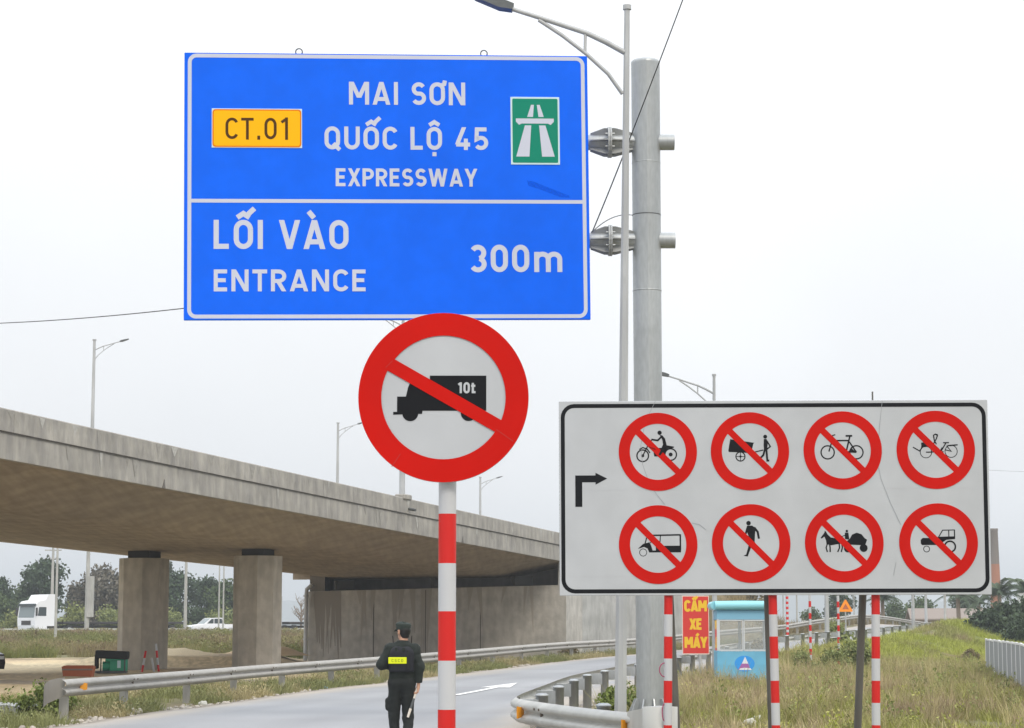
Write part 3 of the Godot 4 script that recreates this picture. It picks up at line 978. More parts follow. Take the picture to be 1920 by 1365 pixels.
	for i in 34:   # damp runs below the wall top, each with an edge of its own
		var off := rng.randf_range(0.4, 13.1)
		if i < 12: off = 12.95 - i * 0.11
		elif i < 17: off = 7.35 - (i - 12) * 0.1
		var wd := rng.randf_range(0.05, 0.16)
		var len := rng.randf_range(0.6, 2.4) if i >= 17 else rng.randf_range(2.4, 3.3)
		var top := 3.36 + (13.35 - off) * 0.0181 - 0.01
		var stn := ST()
		var lean := rng.randf_range(-0.05, 0.05)
		for k in 4:
			var ya := top - len * k / 4.0
			var yb := top - len * (k + 1) / 4.0
			var wa := wd * (1.0 - 0.22 * k)
			var wb := wd * (0.78 - 0.22 * k)
			quad(stn, deck(a0 - 0.006 - i * 0.0003, off + wa + lean * k, ya), deck(a0 - 0.006 - i * 0.0003, off + lean * k - wa, ya), deck(a0 - 0.006 - i * 0.0003, off + lean * (k + 1) - wb, yb), deck(a0 - 0.006 - i * 0.0003, off + wb + lean * (k + 1), yb))
		part("damp_stain", done(stn), M.stain if i < 12 else M.faint_stain, abut)
	# retaining wall beyond the abutment, in panels
	var t := a0 + 0.02
	while t < 49.0:
		var t2 := t + 5.5
		var rw := ST()
		var g := 0.01
		var top0 := 5.99 - t * 0.0262
		var top1 := 5.99 - t2 * 0.0262
		quad(rw, deck(t + g, 0.12, -0.3), deck(t2 - g, 0.12, -0.3), deck(t2 - g, 0.12, top1), deck(t + g, 0.12, top0))
		quad(rw, deck(t + g, 0.12, top0), deck(t2 - g, 0.12, top1), deck(t2 - g, 0.5, top1), deck(t + g, 0.5, top0))
		quad(rw, deck(t + g, 0.5, -0.3), deck(t + g, 0.12, -0.3), deck(t + g, 0.12, top0), deck(t + g, 0.5, top0))
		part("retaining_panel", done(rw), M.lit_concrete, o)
		t = t2
	var lw := ST()
	quad(lw, deck(51.0, 13.32, -0.3), deck(a0 + 2.5, 13.32, -0.3), deck(a0 + 2.5, 13.32, 5.3), deck(51.0, 13.32, 4.6))
	quad(lw, deck(a0 + 2.5, 15.3, 5.32), deck(a0 + 2.5, 0.1, 5.32), deck(51.0, 0.1, 4.6), deck(51.0, 15.3, 4.6))
	part("far_side_wall", done(lw), M.wall_concrete, o)
	# drain pipe at the far corner
	var dp := ST()
	tube(dp, [deck(a0 - 0.3, 13.0, 3.7), deck(a0 - 0.3, 13.3, 3.45), deck(a0 - 0.3, 13.32, 3.2), deck(a0 - 0.3, 13.34, 0.0)], [0.10], 10)
	for yy in [3.1, 1.0]: cyl(dp, deck(a0 - 0.3, 13.33, yy), deck(a0 - 0.3, 13.33, yy + 0.08), 0.14, -1, 10)
	part("drain_pipe", done(dp), M.lamp_steel, o)

func slope(_j: int, p: Array, t: float) -> float:
	var k := 0.0265
	if p[0] > 1.0 and p[0] < 14.0: k = lerpf(0.0265, 0.0217, clampf((p[0] - 1.0) / 2.5, 0.0, 1.0))
	return t * k

# ---------------------------------------------------------------- guardrails
const WAVE := [[0.0, 0.0], [0.022, 0.012], [0.078, 0.055], [0.083, 0.085], [0.075, 0.11], [0.012, 0.142], [0.004, 0.155], [0.012, 0.168], [0.075, 0.20], [0.083, 0.225], [0.078, 0.255], [0.022, 0.298], [0.0, 0.31]]

func resample(pts: Array, step: float) -> Array:   # Vector3 points through a smooth curve at even spacing
	var c := Curve3D.new()
	c.bake_interval = 0.05
	for i in pts.size():
		var prev: Vector3 = pts[maxi(i - 1, 0)]
		var next: Vector3 = pts[mini(i + 1, pts.size() - 1)]
		var tan := (next - prev).normalized()
		var lin: float = pts[i].distance_to(prev) / 3.0
		var lout: float = pts[i].distance_to(next) / 3.0
		c.add_point(pts[i], -tan * lin, tan * lout)
	var o := []
	var l := c.get_baked_length()
	var n := maxi(1, int(l / step))
	for i in n + 1: o.append(c.sample_baked(l * i / n, true))
	return o

func sweep(st: SurfaceTool, pts: Array, prof: Array, top: float, side: float, first := 0, last := -1) -> void:
	if last < 0: last = pts.size() - 1
	var rings := []
	for i in range(first, last + 1):
		var dir: Vector3 = pts[mini(i + 1, pts.size() - 1)] - pts[maxi(i - 1, 0)]
		dir.y = 0.0
		dir = dir.normalized()
		var out := dir.cross(Vector3.UP) * side
		var r := []
		for p in prof: r.append(pts[i] + out * p[0] + Vector3(0, top - 0.31 + p[1], 0))
		rings.append(r)
	st.set_smooth_group(1)
	for i in rings.size() - 1:
		for k in prof.size() - 1:
			if side > 0.0: quad(st, rings[i][k], rings[i + 1][k], rings[i + 1][k + 1], rings[i][k + 1])
			else: quad(st, rings[i + 1][k], rings[i][k], rings[i][k + 1], rings[i + 1][k + 1])
	st.set_smooth_group(-1)

func guardrail(o: Node3D, line: Array, top: float, side: float, m: Material, post_m: Material, post_every: float, post_w: float, round_post := false, post_rise := 0.0, skip := 0.0) -> Array:
	var pts := resample(line, 0.5)
	var i := 0
	while i < pts.size() - 1:
		var j := mini(i + 8, pts.size() - 1)
		var st := ST()
		sweep(st, pts, WAVE, top, side, i, j)
		part("beam", done(st), m, o)
		var bo := ST()
		var at: Vector3 = pts[j] + Vector3(0, top - 0.155, 0)
		var dir: Vector3 = ((pts[j] - pts[j - 1]) * Vector3(1, 0, 1)).normalized()
		var out := dir.cross(Vector3.UP) * side
		cyl(bo, at, at + out * 0.035, 0.035, 0.03, 8)
		part("joint_bolt", done(bo), M.bolt, o)
		for s in [-0.12, 0.12]:
			var sb := ST()
			var bp: Vector3 = at + dir * s + Vector3(0, 0.07, 0)
			cyl(sb, bp + out * 0.07, bp + out * 0.095, 0.016, -1, 6)
			part("bolt", done(sb), M.bolt, o)
		i = j
	var run := skip
	for p in pts.size() - 1:
		run += pts[p].distance_to(pts[p + 1])
		if run < post_every: continue
		run = 0.0
		var dir: Vector3 = ((pts[p + 1] - pts[p]) * Vector3(1, 0, 1)).normalized()
		var out := dir.cross(Vector3.UP) * side
		var at: Vector3 = pts[p] - out * (0.34 if round_post else 0.16)
		var st := ST()
		if round_post:
			lathe(st, [Vector2(post_w, -0.4), Vector2(post_w, top + post_rise), Vector2(post_w * 1.12, top + post_rise), Vector2(post_w * 1.12, top + post_rise + 0.02), Vector2(post_w * 0.7, top + post_rise + 0.04), Vector2(0, top + post_rise + 0.045)], 14, at)
		else:
			box(st, at + Vector3(0, top / 2.0 - 0.25, 0), Vector3(post_w, top + 0.42, post_w), Basis(out, Vector3.UP, out.cross(Vector3.UP)), 0.01)
		part("post", done(st), post_m, o)
		var bl := ST()
		beam(bl, at + Vector3(0, top - 0.15, 0), pts[p] + Vector3(0, top - 0.15, 0) + out * 0.005, 0.14, 0.22)
		part("spacer_block", done(bl), post_m, o)
	return pts

func guardrails() -> void:
	var o := thing("guardrail", "long dull grey guardrail along the left edge of the ramp, in front of the abutment", "guardrail")
	var line := []
	line.append(V(-8.14, 0.0, 39.0))
	for p in LEFT_RAIL.slice(2): line.append(V(p[0], p[2], p[1]))
	guardrail(o, line, 0.70, 1.0, M.old_rail_steel, M.old_rail_steel, 4.4, 0.14)
	# flared end shoe
	var fl := ST()
	var n := 8
	var ring := []
	for i in n + 1:
		var a := -0.15 + i * 2.0 / n
		ring.append(V(-8.15 - 0.27 * sin(a), 0.0, 39.12 - 0.30 * (1.0 - cos(a))))
	fl.set_smooth_group(1)
	for i in n:
		var u := float(i) / n
		var v := float(i + 1) / n
		quad(fl, ring[i] + Vector3(0, 0.40 - 0.22 * u, 0), ring[i + 1] + Vector3(0, 0.40 - 0.22 * v, 0), ring[i + 1] + Vector3(0, 0.73 - 0.16 * v * v, 0), ring[i] + Vector3(0, 0.73 - 0.16 * u * u, 0))
	part("end_shoe", done(fl), M.shoe_steel, o)
	var po := ST()
	box(po, V(-8.2, 0.2, 39.5), Vector3(0.15, 0.7, 0.15))
	part("post", done(po), M.old_rail_steel, o)
	reflector(o, V(-7.93, 0.55, 39.9), 0.6)
	# the nearer rail bends round at its end
	o = thing("guardrail", "bright galvanised guardrail bent round in a hook at the fork, right of the ramp", "guardrail")
	line = [V(1.62, 0, 23.4), V(1.31, 0, 24.1), V(0.99, 0, 25.0), V(0.59, 0, 26.4), V(0.30, 0, 27.6), V(0.11, 0, 28.5), V(0.06, 0, 29.2), V(0.11, 0, 30.3), V(0.26, 0, 32.2), V(0.5, 0, 34.9)]
	for p in RIGHT_RAIL.slice(3): line.append(V(p[0], p[2], p[1]))
	var pts := guardrail(o, line, 0.70, -1.0, M.rail_steel, M.galvanised, 4.0, 0.085, true, 0.0, 1.4)
	var es := ST()
	es.set_smooth_group(1)
	ring = []
	for i in 13:
		var a := PI * 1.05 - i * PI * 1.1 / 12.0
		ring.append(V(1.60 + 0.19 * cos(a) + 0.0, 0.0, 23.35 - 0.20 * sin(a)))
	for i in 12: quad(es, ring[i] + Vector3(0, 0.30, 0), ring[i + 1] + Vector3(0, 0.30, 0), ring[i + 1] + Vector3(0, 0.79, 0), ring[i] + Vector3(0, 0.79, 0))
	var lid := PackedVector2Array()
	for i in 12: tri(es, V(1.60, 0.80, 23.4), ring[i] + Vector3(0, 0.79, 0), ring[i + 1] + Vector3(0, 0.79, 0))
	quad(es, V(1.28, 0.36, 24.0), V(1.43, 0.32, 23.3), V(1.43, 0.78, 23.3), V(1.28, 0.71, 24.05))
	part("end_shoe", done(es), M.rail_steel, o)
	reflector(o, V(0.10, 0.545, 28.0), 0.95)
	reflector(o, V(1.26, 0.545, 24.05), 0.8)
	# highway rail
	o = thing("guardrail", "distant grey guardrail along the highway embankment behind the piers", "guardrail")
	line = []
	for t in [-34.0, -15.0, 0.0, 15.0, 34.0]: line.append(V(-36.0 + 0.82 * t, 0.72, 204.3 + 0.57 * t))
	guardrail(o, line, 0.75, 1.0, M.rail_steel, M.rail_steel, 4.0, 0.14)

func reflector(o: Node3D, at: Vector3, turn: float) -> void:
	var st := ST()
	var b := Basis(Vector3.UP, turn)
	prism(st, PackedVector2Array([Vector2(-0.07, -0.075), Vector2(0.07, -0.055), Vector2(0.07, 0.06), Vector2(-0.07, 0.08)]), 0.0, 0.02, 0.0, Transform3D(b, at))
	part("reflector", done(st), M.reflector_amber, o)

# ---------------------------------------------------------------- signs
func blue_sign() -> void:
	var w := 6.618
	var h := 4.394
	var o := thing("direction_sign", "large blue expressway entrance sign with white lettering on the thick grey pole", "road sign", V(-2.0284, 8.8026, 34.3))
	o.rotation = Vector3(0.0366, 0.0833, 0.0133)
	var st := ST()
	box(st, Vector3(0, 0, -0.04), Vector3(w, h, 0.08), Basis(), 0.006)
	part("panel", done(st), M.sign_blue, o)
	# local place of a mark measured in photograph pixels of the sign face
	var L := func(px: float, py: float) -> Vector2: return Vector2((px - 725.0) / 759.0 * w, (350.0 - py) / 498.0 * h)
	var k := h / 498.0
	var bo := ST()
	var a: Vector2 = L.call(355.5, 106.5)
	var b: Vector2 = L.call(1095.5, 592.5)
	stroke(bo, round_rect(a.x, b.y, b.x, a.y, 0.11), 0.062, 0.002, true)
	stroke(bo, [L.call(355, 378), L.call(1096, 378)], 0.060, 0.0024)
	part("border", done(bo), M.letter_white, o)
	for t in [["MAI SƠN", 652, 872, 196.5, 43.0, 0.175], ["QUỐC LỘ 45", 606, 914, 281.0, 43.0, 0.175], ["EXPRESSWAY", 627, 892, 350.0, 33.5, 0.182], ["LỐI VÀO", 400, 651, 467.5, 54.0, 0.175], ["ENTRANCE", 400, 683, 546.0, 40.5, 0.18], ["300", 878, 990, 510.0, 51.0, 0.18], ["m", 998, 1053, 510.0, 51.0, 0.18]]:
		var p: Vector2 = L.call(t[1], t[3])
		var q: Vector2 = L.call(t[2], t[3])
		words(o, t[0], p.x, p.y, t[4] * k, q.x - p.x, t[5], 0.002, M.letter_white)
	# yellow route plate
	var c: Vector2 = L.call(480.5, 242.5)
	var pw := 168.0 / 759.0 * w
	var ph := 73.5 / 498.0 * h
	var pl := ST()
	box(pl, Vector3(c.x, c.y, 0.005), Vector3(pw, ph, 0.012), Basis(), 0.003)
	var plate := part("route_plate", done(pl), M.mint_white, o)
	plate.set_meta("label", "yellow route plate reading CT.01")
	var ye := ST()
	flat_poly(ye, PackedVector2Array(round_rect(c.x - pw / 2 + 0.012, c.y - ph / 2 + 0.012, c.x + pw / 2 - 0.012, c.y + ph / 2 - 0.012, 0.05)), 0.013)
	part("plate_rim", done(ye), M.plate_orange, plate)
	ye = ST()
	flat_poly(ye, PackedVector2Array(round_rect(c.x - pw / 2 + 0.034, c.y - ph / 2 + 0.034, c.x + pw / 2 - 0.034, c.y + ph / 2 - 0.034, 0.04)), 0.0145)
	part("plate_face", done(ye), M.sign_yellow, plate)
	var le := ST()
	lettering(le, "CT.01", L.call(421, 264).x, L.call(421, 264).y, 42.0 * k, L.call(541, 0).x - L.call(421, 0).x, 0.125, 0.016)
	part("lettering", done(le), M.letter_brown, plate)
	# green motorway emblem
	c = L.call(1003.5, 244)
	pw = 93.0 / 759.0 * w
	ph = 128.0 / 498.0 * h
	var gp := ST()
	box(gp, Vector3(c.x, c.y, 0.005), Vector3(pw, ph, 0.012), Basis(), 0.003)
	var em := part("motorway_emblem", done(gp), M.mint_white, o)
	em.set_meta("label", "green plate with white motorway and bridge symbol")
	gp = ST()
	flat_poly(gp, PackedVector2Array(round_rect(c.x - pw / 2 + 0.03, c.y - ph / 2 + 0.03, c.x + pw / 2 - 0.03, c.y + ph / 2 - 0.03, 0.02)), 0.0135)
	part("emblem_face", done(gp), M.sign_green, em)
	gp = ST()
	for poly in [[1004 - 8, 195, 1004 - 2.5, 195, 1004 - 4.5, 218, 1004 - 15.5, 218], [1004 + 3, 195, 1004 + 8.5, 195, 1004 + 16, 218, 1004 + 6, 218], [967, 221, 1039, 221, 1039, 227, 1033, 233, 1028, 230.5, 978, 230.5, 973, 233, 967, 227], [1004 - 20, 234, 1004 - 8, 234, 1004 - 12, 293, 1004 - 37, 293], [1004 + 7, 234, 1004 + 19, 234, 1004 + 36, 293, 1004 + 12, 293]]:
		var p := PackedVector2Array()
		for i in range(0, poly.size(), 2): p.append(L.call(poly[i], poly[i + 1]))
		flat_poly(gp, p, 0.015)
	part("emblem_print", done(gp), M.letter_white, em)
	# dark smear under the emblem
	var sm := ST()
	var sp := PackedVector2Array()
	for q in [[987, 338], [1000, 340], [1030, 352], [1066, 366], [1069, 370], [1050, 369], [1010, 354], [990, 348]]: sp.append(L.call(q[0], q[1]))
	flat_poly(sm, sp, 0.0012)
	part("scuff", done(sm), M.sign_blue_worn, o)
	# back ribs and lifting eyes
	for yy in [-1.55, -0.82, 0.82, 1.55]:
		var rb := ST()
		box(rb, Vector3(0, yy, -0.11), Vector3(w - 0.3, 0.07, 0.055))
		part("back_rib", done(rb), M.galvanised, o)
	for px in [559.0, 908.0]:
		var ey := ST()
		var pts := []
		for v in arc(L.call(px, 0).x, h / 2 + 0.035, 0.055, 0.055, -40, 220, 12): pts.append(Vector3(v.x, v.y, -0.04))
		tube(ey, pts, [0.011], 6)
		part("lifting_eye", done(ey), M.dark_steel, o)

func sign_pole() -> void:
	var o := thing("sign_pole", "tall thick galvanised steel pole that carries the large blue sign on two arms", "pole", V(2.235, 0, 34.86))
	var st := ST()
	lathe(st, [Vector2(0.225, 0.02), Vector2(0.232, 5.0), Vector2(0.24, 11.0), Vector2(0.243, 11.03), Vector2(0.22, 11.06), Vector2(0.0, 11.07)], 32)
	part("post", done(st), M.galvanised, o)
	for yy in [8.42, 9.30, 7.15]:
		var bs := ST()
		lathe(bs, [Vector2(0.236, yy), Vector2(0.241, yy + 0.004), Vector2(0.241, yy + 0.016), Vector2(0.236, yy + 0.02)], 32)
		part("weld_band", done(bs), M.dark_steel if yy == 8.42 else M.galvanised, o)
	for y in [9.665, 8.005]:
		var a := ST()
		cyl(a, Vector3(-6.6, y, 0), Vector3(0.47, y, 0), 0.132, -1, 20)
		var arm := part("arm", done(a), M.galvanised, o)
		var f := ST()
		cyl(f, Vector3(-0.64, y, 0), Vector3(-0.61, y, 0), 0.26, -1, 20, false)
		cyl(f, Vector3(-0.605, y, 0), Vector3(-0.575, y, 0), 0.26, -1, 20, false)
		part("flange", done(f), M.bracket_steel, arm)
		for i in 6:
			var ang := TAU * (i + 0.5) / 6.0
			var up := Vector3(0, cos(ang), sin(ang))
			var g := ST()
			var bs := Basis(Vector3.RIGHT, up, Vector3.RIGHT.cross(up))
			prism(g, PackedVector2Array([Vector2(-0.93, 0.12), Vector2(-0.64, 0.12), Vector2(-0.64, 0.25), Vector2(-0.70, 0.25), Vector2(-0.93, 0.16)]), -0.008, 0.008, 0.0, Transform3D(bs, Vector3(0, y, 0)))
			prism(g, PackedVector2Array([Vector2(-0.575, 0.12), Vector2(-0.2, 0.12), Vector2(-0.2, 0.16), Vector2(-0.52, 0.25), Vector2(-0.575, 0.25)]), -0.008, 0.008, 0.0, Transform3D(bs, Vector3(0, y, 0)))
			part("stiffener", done(g), M.bracket_steel, arm)
			var b := ST()
			var p := Vector3(0, y, 0) + (up.rotated(Vector3.RIGHT, TAU / 12.0)) * 0.215
			cyl(b, p + Vector3(-0.685, 0, 0), p + Vector3(-0.53, 0, 0), 0.017, -1, 6, false)
			part("bolt", done(b), M.galvanised, arm)
	var bp := ST()
	cyl(bp, Vector3(0, 0.0, 0), Vector3(0, 0.05, 0), 0.48, -1, 24, false)
	part("base_plate", done(bp), M.galvanised, o)
	for i in 10:
		var ang := TAU * (i + 0.25) / 10.0
		var out := Vector3(sin(ang), 0, cos(ang))
		var g := ST()
		prism(g, PackedVector2Array([Vector2(0.21, 0.05), Vector2(0.44, 0.05), Vector2(0.44, 0.10), Vector2(0.26, 0.50), Vector2(0.21, 0.50)]), -0.011, 0.011, 0.0, Transform3D(Basis(out, Vector3.UP, out.cross(Vector3.UP)), Vector3.ZERO))
		part("stiffener", done(g), M.galvanised, o)

func striped_post(o: Node3D, x: float, z: float, r: float, y0: float, edges: Array, top: float, first_red: bool) -> void:
	# one post with a painted band per stripe; edges run downwards from the top
	var ys := [top]
	ys.append_array(edges)
	while ys[-1] > y0: ys.append(ys[-1] - 0.245 if r > 0.043 else ys[-1] - 0.235)
	ys[-1] = y0
	var red := first_red
	for i in ys.size() - 1:
		var st := ST()
		cyl(st, Vector3(x, ys[i + 1], z), Vector3(x, ys[i], z), r, -1, 20)
		part("post_band", done(st), M.post_red if red else M.post_white, o)
		red = not red

func round_sign() -> void:
	var o := thing("prohibition_sign", "round red and white no lorries over 10t sign on a striped post", "road sign", V(-0.34, 0, 10.98))
	striped_post(o, 0.008, 0.0, 0.0455, 0.0, [2.225, 1.972, 1.728, 1.478, 1.232], 2.9, false)
	var f := thing_child("sign_disc", o, Vector3(-0.012, 2.819, 0.085))
	var r := 0.438
	var pl := ST()
	cyl(pl, Vector3(0, 0, -0.012), Vector3(0, 0, 0), r, -1, 72, false)
	f.mesh = done(pl)
	f.material_override = M.sign_white
	var S := 1.0
	var tr := pictogram([["p", [-0.588, -0.205, -0.588, -0.172, -0.543, -0.172, -0.543, 0.009, -0.44, 0.009, -0.415, 0.12, -0.395, 0.165, -0.36, 0.185, -0.16, 0.19, -0.16, 0.256, 0.502, 0.256, 0.502, -0.158, -0.245, -0.158, -0.25, -0.195, -0.30, -0.195]], ["d", -0.388, -0.187, 0.094], ["d", 0.296, -0.187, 0.092]], r * S, 0.0015)
	part("pictogram", tr, M.sign_ink, f)
	var tx := ST()
	lettering(tx, "10t", 0.168 * r, 0.048 * r, 0.128 * r, 0.21 * r, 0.20, 0.0023, 0.14)
	part("lettering", done(tx), M.sign_white, f)
	var sl := ST()
	stroke(sl, [Vector2(-0.70, 0.43) * r, Vector2(0.74, -0.395) * r], 0.158 * r, 0.0045)
	part("slash", done(sl), M.sign_red, f)
	var ri := ST()
	annulus(ri, 0, 0, 0.729 * r, 0.998 * r, 0.0048)
	part("ring", done(ri), M.sign_red, f)
	var se := ST()
	for s in [[-0.60, -0.815, -0.50, -0.665], [0.62, -0.38, 0.82, -0.52], [-0.68, 0.35, -0.60, 0.43]]: stroke(se, [Vector2(s[0], s[1]) * r, Vector2(s[2], s[3]) * r], 0.010 * r, 0.0056)
	part("seam", done(se), M.post_red_dark, f)
	var br := ST()
	for yy in [-0.2, 0.2]:
		br = ST()
		box(br, Vector3(0.012, yy, -0.035), Vector3(0.30, 0.035, 0.046))
		part("bracket", done(br), M.galvanised, f)

func thing_child(called: String, parent: Node, at: Vector3) -> MeshInstance3D:
	var m := MeshInstance3D.new()
	m.name = called
	parent.add_child(m, true)
	m.position = at
	return m

